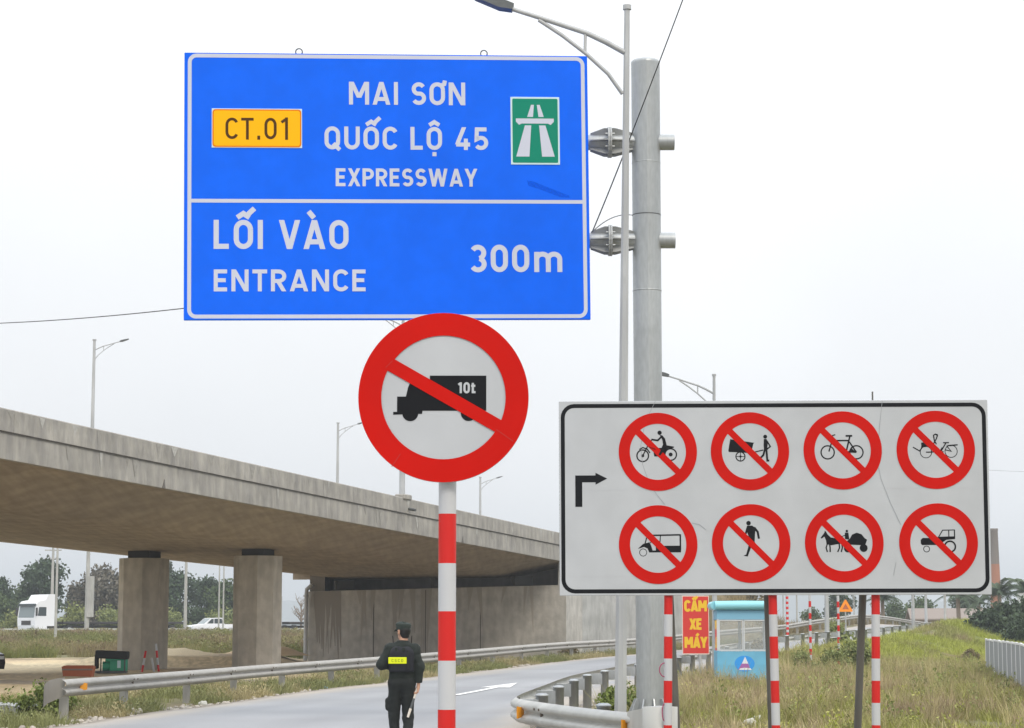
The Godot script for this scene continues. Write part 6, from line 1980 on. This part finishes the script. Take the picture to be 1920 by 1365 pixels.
func limbs_mesh(h: float, w: float, r: float, n: int) -> ArrayMesh:
	var st := ST()
	tube(st, [Vector3.ZERO, Vector3(rng.randf_range(-0.1, 0.1), h * 0.4, 0), Vector3(rng.randf_range(-0.2, 0.2), h * 0.75, 0)], [r, r * 0.75, r * 0.35], 8)
	for i in n:
		var a := rng.randf() * TAU
		var y := h * rng.randf_range(0.3, 0.7)
		var e := Vector3(cos(a) * w * 0.4, y + h * rng.randf_range(0.1, 0.3), sin(a) * w * 0.4)
		tube(st, [Vector3(0, y, 0), Vector3(e.x * 0.5, lerpf(y, e.y, 0.6), e.z * 0.5), e], [r * 0.4, r * 0.28, r * 0.1], 5)
	return done(st)

func tree(called: String, label: String, at: Vector3, crown: Mesh, limbs: Mesh, s: Vector3, group: String, turn := 0.0) -> Node3D:
	var o := thing(called, label, "tree", at, turn, group)
	o.scale = s
	part("trunk", limbs, M.bark, o)
	part("crown", crown, M.leaf, o)
	return o

func trees() -> void:
	var dark := [Color(0.035, 0.062, 0.032), Color(0.06, 0.095, 0.045)]
	var broad := crown_mesh(6.4, 0.6, 8.0, 44, 120, 0.42, dark[0], dark[1])
	var broad2 := crown_mesh(6.6, 0.4, 6.4, 36, 130, 0.42, Color(0.05, 0.085, 0.03), Color(0.09, 0.13, 0.045))
	var dry := crown_mesh(7.0, 0.2, 7.0, 44, 110, 0.40, Color(0.115, 0.108, 0.08), Color(0.16, 0.14, 0.11))
	var feathery := crown_mesh(6.0, 0.8, 9.6, 56, 90, 0.36, Color(0.045, 0.07, 0.045), Color(0.075, 0.10, 0.065), 1)
	var limbs := limbs_mesh(7.5, 4.4, 0.22, 7)
	var g := "trees beyond the highway"
	var k := 0
	for t in [[-63.0, 262.0, 0, 0.85, "dark round tree at the left edge behind the lorry cab"], [-56.0, 255.0, 0, 1.08, "tall dark tree right above the lorry cab"], [-59.6, 250.0, 1, 0.7, "low green tree at the left edge, in front of the dark round tree"], [-51.5, 262.0, 2, 1.0, "dry brownish tree right of the thick pale pole"], [-48.8, 258.0, 2, 1.12, "tall dry mauve brown tree left of the left pier"], [-46.6, 268.0, 3, 0.98, "feathery tree rising at the left pier's left edge"], [-42.6, 262.0, 3, 1.02, "tall feathery dark tree at the left pier's right edge"], [-39.6, 256.0, 0, 0.92, "dark tree left of the pole between the piers"], [-37.0, 264.0, 0, 0.85, "dark tree behind the white pickup"], [-34.3, 258.0, 1, 0.95, "greener tree above the white pickup"], [-61.5, 272.0, 1, 0.95, "green tree behind the lorry cab"], [-53.8, 268.0, 0, 0.75, "dark tree between the two tallest trees"]]:
		var cm: Mesh = [broad, broad2, dry, feathery][t[2]]
		tree("tree", t[4], V(t[0], 0.4, t[1]), cm, limbs, Vector3.ONE * t[3], g, k * 1.3)
		k += 1
	# bare tree
	var st := ST()
	tube(st, [Vector3.ZERO, Vector3(0.1, 2.5, 0), Vector3(0.0, 4.6, 0)], [0.2, 0.13, 0.04], 6)
	for i in 26:
		var a := rng.randf() * TAU
		var y := rng.randf_range(1.6, 4.2)
		var l := rng.randf_range(0.8, 1.9)
		var m := Vector3(cos(a) * l * 0.5, y + l * 0.4, sin(a) * l * 0.5)
		tube(st, [Vector3(0, y, 0), m, m + Vector3(cos(a) * l * 0.3, l * 0.55, sin(a) * l * 0.3)], [0.06, 0.04, 0.02], 4)
		for j in 3: tube(st, [m, m + Vector3(rng.randf_range(-0.5, 0.5), rng.randf_range(0.2, 0.7), rng.randf_range(-0.5, 0.5))], [0.03, 0.012], 4)
	var bt := thing("bare_tree", "pale bare tree between the right pier and the abutment", "tree", V(-29.2, 0.6, 297.0))
	part("trunk", done(st), M.palm_bark, bt)
	# bushes
	var bush := crown_mesh(3.0, 0.05, 1.9, 22, 90, 0.20, Color(0.16, 0.19, 0.06), Color(0.25, 0.28, 0.10))
	var brown_bush := crown_mesh(2.2, 0.05, 1.3, 14, 150, 0.16, Color(0.16, 0.13, 0.07), Color(0.22, 0.18, 0.10))
	var hedge := crown_mesh(3.4, 0.1, 2.6, 22, 150, 0.26, Color(0.032, 0.055, 0.03), Color(0.055, 0.085, 0.04))
	var low := crown_mesh(1.3, 0.02, 0.5, 18, 110, 0.075, Color(0.12, 0.16, 0.035), Color(0.20, 0.25, 0.06))
	g = "bushes along the highway"
	for b in [[-55.5, 240.0, 1.0, "green bush at the left side of the lorry cab"], [-48.5, 238.0, 1.3, "green bush under the dry trees"], [-45.0, 240.0, 1.2, "green bush just left of the left pier"], [-38.5, 244.0, 1.1, "green bush left of the white pickup"], [-33.5, 246.0, 1.1, "green bush right behind the white pickup"], [-31.0, 244.0, 1.0, "green bush at the right pier's left edge"]]:
		solo("bush", bush, M.leaf, b[3], "bush", g, V(b[0], 0.5, b[1]), b[0]).scale = Vector3.ONE * b[2] * 1.25
	for b in [[2.6, 99.0, 0.6, 0, "brown bush at the abutment's right corner"], [5.5, 106.0, 0.45, 0, "green brown bush against the pale retaining wall"], [7.0, 110.5, 0.55, 0, "bush behind the lamp post foot against the pale wall"], [11.6, 77.5, 0.42, 1, "green bush at the foot of the far striped posts"], [12.6, 79.0, 0.58, 1, "larger green bush right of the far striped posts"], [10.0, 74.0, 0.4, 1, "low green bush right behind the second board post"], [19.8, 93.0, 0.5, 0, "dark green bush on the grassy bank near the fence"], [9.6, 83.0, 0.6, 0, "brownish bush beside the ramp right of the booth"], [16.3, 108.0, 0.6, 1, "small bush at the ramp edge left of the third board post"], [11.5, 131.5, 1.3, 0, "dry brown scrub on the earth bank above the booth roof"], [15.3, 140.5, 1.2, 0, "brown scrub beyond the ramp right of the booth"]]:
		var q := solo("bush", brown_bush if b[3] == 0 else bush, M.leaf, b[4], "bush", "", V(b[0], ground_h(b[0], b[1]) - 0.05, b[1]), b[0] * 3.0)
		q.scale = Vector3.ONE * b[2]
	for b in [[1.95, 38.5, 1.0, "bright green weed clump behind the hooked guardrail"], [2.35, 40.5, 0.8, "small bright weed clump left of the thick pole foot"], [-8.9, 40.6, 1.0, "dark weed clump at the guardrail end shoe"]]:
		solo("weed_clump", low, M.leaf, b[3], "weeds", "", V(b[0], 0, b[1]), b[1]).scale = Vector3.ONE * b[2]
	g = "dark hedge bushes behind the fence"
	var hx := [[30.3, 137.0, 0.95, "hedge bush at the left end behind the fence"], [31.9, 139.0, 1.1, "middle hedge bush behind the fence"], [33.5, 140.0, 1.15, "hedge bush cut by the right edge behind the fence"], [31.2, 133.0, 0.8, "front hedge bush nearest the fence"]]
	for b in hx: solo("hedge", hedge, M.leaf, b[3], "hedge", g, V(b[0], 0, b[1]), b[0] * 2.0).scale = Vector3.ONE * b[2]
	g = "trees beyond the ramp"
	for t in [[34.5, 225.0, 0.62, "small dark tree behind the orange triangle"], [41.3, 232.0, 0.6, "small dark tree right of the third board post"], [45.0, 236.0, 0.68, "dark tree above the brown roof's left end"], [50.5, 240.0, 0.66, "dark tree above the brown roof's right end"], [31.0, 222.0, 0.5, "low dark tree between the second and third board posts"]]:
		tree("tree", t[3], V(t[0], 0, t[1]), broad2 if int(t[0]) % 2 else broad, limbs, Vector3.ONE * t[2], g, t[0])
	# palms
	var fr := SurfaceTool.new()
	fr.begin(Mesh.PRIMITIVE_TRIANGLES)
	fr.set_smooth_group(-1)
	for i in 22:
		var a := TAU * i / 22.0 + rng.randf_range(-0.15, 0.15)
		var lift := rng.randf_range(0.1, 1.4)
		var l := rng.randf_range(1.5, 2.1)
		var prev := Vector3.ZERO
		var c := Color(0.045, 0.075, 0.04).lerp(Color(0.08, 0.11, 0.055), rng.randf())
		for s in 9:
			var t := (s + 1) / 9.0
			var p := Vector3(cos(a) * l * t * cos(lift * 0.6), l * (sin(lift) * t * 1.15 - 0.62 * t * t), sin(a) * l * t * cos(lift * 0.6))
			var along_ := (p - prev).normalized()
			var side := along_.cross(Vector3.UP).normalized()
			for e in [-1.0, 1.0]:
				for sub in 2:
					var b := prev.lerp(p, sub * 0.5)
					var tip: Vector3 = b + side * e * 0.5 * (1.0 - t * 0.5) + along_ * 0.28 + Vector3(0, -0.22, 0)
					for v in [b, b + along_ * 0.11, tip]:
						fr.set_color(c)
						fr.add_vertex(v)
			prev = p
	fr.generate_normals()
	var fronds := fr.commit()
	g = "palms at the right"
	for p in [[31.4, 182.0, 3.3, 1.0, "palm under the board right of the third post"], [37.8, 182.0, 3.6, 1.05, "palm above the brown roof"], [40.9, 180.0, 3.7, 1.25, "tall palm below the brick chimney"], [43.6, 182.0, 3.9, 1.2, "palm at the right edge"], [41.3, 190.0, 3.0, 0.9, "smaller palm left of the tall palm below the chimney"]]:
		var o := thing("palm", p[4], "palm tree", V(p[0], 0, p[1]), p[0], g)
		st = ST()
		tube(st, [Vector3.ZERO, Vector3(0.06, p[2] * 0.5, 0), Vector3(0, p[2] + 0.7, 0)], [0.24, 0.19, 0.16], 8)
		part("trunk", done(st), M.palm_bark, o)
		part("crown", fronds, M.leaf, o, Transform3D(Basis().scaled(Vector3.ONE * p[3]), Vector3(0, p[2] + 0.7, 0)))

func tuft(blades: int, h: float, spread: float, width: float, lean: float) -> ArrayMesh:
	var st := SurfaceTool.new()
	st.begin(Mesh.PRIMITIVE_TRIANGLES)
	st.set_smooth_group(-1)
	for i in blades:
		var a := rng.randf() * TAU
		var r := spread * sqrt(rng.randf())
		var b := Vector3(cos(a) * r, -0.03, sin(a) * r)
		var l := h * rng.randf_range(0.45, 1.0)
		var dirv := Vector3(cos(a) + rng.randf_range(-0.8, 0.8), 0, sin(a) + rng.randf_range(-0.8, 0.8)) * lean
		var side := Vector3(rng.randfn(), 0, rng.randfn()).normalized() * width * 0.5
		var m := b + Vector3(0, l * 0.6, 0) + dirv * l * 0.35
		var t := b + Vector3(0, l, 0) + dirv * l
		for v in [b - side, b + side, m + side * 0.7, b - side, m + side * 0.7, m - side * 0.7, m - side * 0.7, m + side * 0.7, t]: st.add_vertex(v)
	st.generate_normals()
	return st.commit()

func leafy(n: int, h: float, spread: float, s: float) -> ArrayMesh:
	var st := SurfaceTool.new()
	st.begin(Mesh.PRIMITIVE_TRIANGLES)
	st.set_smooth_group(-1)
	for i in n:
		var a := rng.randf() * TAU
		var y := rng.randf()
		leaf_tri(st, Vector3(cos(a) * spread * rng.randf() * (1.1 - y * 0.6), y * h, sin(a) * spread * rng.randf() * (1.1 - y * 0.6)), s * rng.randf_range(0.6, 1.3), Color.WHITE)
	st.generate_normals()
	return st.commit()

func scatter(called: String, label: String, mesh: Mesh, n: int, pick: Callable, tone: Callable, s0: float, s1: float) -> void:
	var spots := []
	var tries := 0
	while spots.size() < n and tries < n * 12:
		tries += 1
		var p = pick.call()
		if p != null: spots.append(p)
	var mm := MultiMesh.new()
	mm.transform_format = MultiMesh.TRANSFORM_3D
	mm.use_colors = true
	mm.mesh = mesh
	mm.instance_count = spots.size()
	for i in spots.size():
		var p: Vector2 = spots[i]
		var s := rng.randf_range(s0, s1)
		var b := Basis(Vector3.UP, rng.randf() * TAU).scaled(Vector3(s, s * rng.randf_range(0.7, 1.3), s))
		mm.set_instance_transform(i, Transform3D(b, V(p.x, ground_h(p.x, p.y), p.y)))
		var c: Color = tone.call(p)
		c = c * rng.randf_range(0.75, 1.25)
		c.a = 1.0
		mm.set_instance_color(i, c)
	var o := MultiMeshInstance3D.new()
	o.name = numbered(called)
	o.multimesh = mm
	o.material_override = M.leaf
	add_child(o, true)
	tag(o, label, "", "", "stuff")

func grass() -> void:
	var olive := Color(0.28, 0.275, 0.09)
	var straw := Color(0.46, 0.385, 0.22)
	var rust := Color(0.34, 0.25, 0.17)
	var lush := Color(0.35, 0.39, 0.055)
	var field_tone := func(p: Vector2) -> Color:
		var a := patches.get_noise_2d(p.x * 2.2, p.y * 1.1)
		var b := patches.get_noise_2d(p.x * 5.0 + 50.0, p.y * 3.0)
		var c := olive.lerp(straw, smoothstep(-0.2, 0.2, a + b * 0.6))
		c = c.lerp(rust, smoothstep(0.02, 0.28, b) * 0.85)
		c = c.lerp(lush * 0.8, smoothstep(0.12, 0.3, patches.get_noise_2d(p.x * 7.0, p.y * 4.0 + 70.0)) * 0.8)
		var up := smoothstep(78.0, 92.0, p.y) * smoothstep(-0.25, 0.12, a + 0.12)
		return c.lerp(lush, up * 0.85)
	var field_spot := func(d0: float, d1: float) -> Callable:
		return func():
			var d := sqrt(rng.randf_range(d0 * d0, d1 * d1))
			var e := road_edges(d)
			var x := rng.randf_range(e[1] + 0.8, minf(d * 0.27 + 2.5, 40.0))
			if x < e[1] + 0.8: return null
			if absf(x - 6.66) < 1.0 and absf(d - 62.4) < 1.0: return null
			if d < 75.0 and x < e[1] + 1.6 and rng.randf() < 0.6: return null
			if patches.get_noise_2d(x * 6.0 + 9.0, d * 4.0) < -0.2: return null
			return Vector2(x, d)
	var short := tuft(16, 0.24, 0.16, 0.012, 0.35)
	var tall := tuft(12, 0.5, 0.12, 0.010, 0.25)
	var weed := leafy(30, 0.3, 0.17, 0.05)
	scatter("grass", "short olive and straw coloured grass on the field at right", short, 17500, field_spot.call(15.0, 70.0), field_tone, 0.6, 1.5)
	scatter("grass", "grass further back on the green bank at right", short, 16000, field_spot.call(70.0, 165.0), field_tone, 1.1, 2.2)
	scatter("dry_grass", "taller dry grass stalks on the field at right", tall, 4500, field_spot.call(32.0, 95.0), func(p): return field_tone.call(p).lerp(Color(0.30, 0.23, 0.15), 0.6), 0.5, 1.1)
	scatter("weeds", "leafy weeds scattered over the field at right", weed, 1800, field_spot.call(32.0, 120.0), func(p): return field_tone.call(p).lerp(lush, 0.5), 0.5, 1.2)
	var clumps := func():
		var d := sqrt(rng.randf_range(33.0 * 33.0, 90.0 * 90.0))
		var e := road_edges(d)
		var x := rng.randf_range(e[1] + 1.2, d * 0.27 + 1.0)
		if x < e[1] + 1.2 or absf(x - 6.66) < 1.0 and absf(d - 62.4) < 1.3: return null
		if patches.get_noise_2d(x * 7.0 + 19.0, d * 5.0 + 7.0) < 0.12: return null
		return Vector2(x, d)
	scatter("dry_grass", "tall straggly clumps standing out of the field at right", tuft(22, 0.75, 0.14, 0.012, 0.4), 900, clumps, func(p): return straw.lerp(field_tone.call(p), 0.5), 0.5, 1.15)
	scatter("weeds", "green leafy clumps standing out of the field at right", leafy(46, 0.4, 0.2, 0.06), 420, clumps, func(_p): return Color(0.23, 0.27, 0.08), 0.6, 1.2)
	var scrub := func():
		var d := rng.randf_range(122.0, 185.0)
		var x: float = road_edges(d)[0] - rng.randf_range(1.2, 14.0)
		if ground_h(x, d) < 0.9: return null
		return Vector2(x, d)
	scatter("dry_grass", "brown scrub on the earth bank beyond the ramp", tuft(20, 0.6, 0.35, 0.03, 0.4), 2600, scrub, func(_p): return Color(0.27, 0.215, 0.12), 0.6, 1.4)
	var verge := func():
		var d := sqrt(rng.randf_range(36.0 * 36.0, 118.0 * 118.0))
		var e := road_edges(d)
		var off := rng.randf_range(0.0, 1.0)
		off = 0.25 + off * off * (4.5 if d > 70.0 else 3.4)
		if patches.get_noise_2d(e[0] * 6.0 - off * 5.0, d * 5.0) < -0.2: return null
		if off < 0.8 and rng.randf() < 0.5: return null
		return Vector2(e[0] - off, d)
	var verge_tone := func(p: Vector2) -> Color:
		var b := patches.get_noise_2d(p.x * 5.0 + 50.0, p.y * 3.0)
		return Color(0.22, 0.235, 0.09).lerp(straw, smoothstep(-0.15, 0.35, b) * 0.8)
	scatter("grass", "green grass along the foot of the long guardrail", short, 8000, verge, verge_tone, 0.7, 1.6)
	scatter("weeds", "taller weeds under the long guardrail", weed, 1500, verge, verge_tone, 0.5, 1.1)
	scatter("dry_grass", "dry stalks under the long guardrail", tall, 1500, verge, verge_tone, 0.4, 0.8)
	var corner := func():
		var d := rng.randf_range(33.0, 52.0)
		var e := road_edges(d)
		var x: float = e[0] - rng.randf_range(0.5, 6.0)
		if patches.get_noise_2d(x * 5.0, d * 5.0) < 0.02: return null
		return Vector2(x, d)
	scatter("grass", "patchy grass in the lower left corner", short, 1600, corner, verge_tone, 0.6, 1.3)
	# weeds on the highway embankment
	var bank := func():
		var d := sqrt(rng.randf_range(112.0 * 112.0, 206.0 * 206.0))
		var x := rng.randf_range(-d * 0.255, -d * 0.075)
		var hwd := 205.0 + (x + 40.0) * 0.695
		if d > hwd - 9.0 - 8.0 * rng.randf(): return null
		if patches.get_noise_2d(x * 4.0 + 30.0, d * 2.0) < -0.22: return null
		if d < 120.0 and patches.get_noise_2d(x * 2.0, d * 2.0) < -0.05: return null
		return Vector2(x, d)
	var bank_tone := func(p: Vector2) -> Color:
		var a := patches.get_noise_2d(p.x * 1.4, p.y * 0.8)
		var b := patches.get_noise_2d(p.x * 3.0 + 50.0, p.y * 1.6)
		var c := Color(0.17, 0.185, 0.055).lerp(Color(0.26, 0.225, 0.11), smoothstep(-0.2, 0.35, a))
		c = c.lerp(Color(0.19, 0.13, 0.09), smoothstep(0.05, 0.35, b) * 0.8)
		return c
	scatter("weeds", "thick weeds on the slope below the highway", leafy(46, 0.7, 0.5, 0.11), 3600, bank, bank_tone, 0.35, 1.15)
	scatter("grass", "long grass on the slope below the highway", tuft(20, 0.75, 0.35, 0.028, 0.4), 9000, bank, bank_tone, 0.6, 1.3)
	var pebble := ST()
	box(pebble, Vector3(0, 0.01, 0), Vector3(0.08, 0.05, 0.06), Basis(), 0.018)
	var side := func():
		var d := sqrt(rng.randf_range(34.0 * 34.0, 95.0 * 95.0))
		var e := road_edges(d)
		return Vector2(e[0] - rng.randf_range(-0.05, 0.7), d) if rng.randf() < 0.6 else Vector2(e[1] + rng.randf_range(-0.2, 1.4), d)
	scatter("gravel", "loose gravel along both road edges", done(pebble), 2600, side, func(_p): return Color(0.42, 0.38, 0.33), 0.4, 1.5)
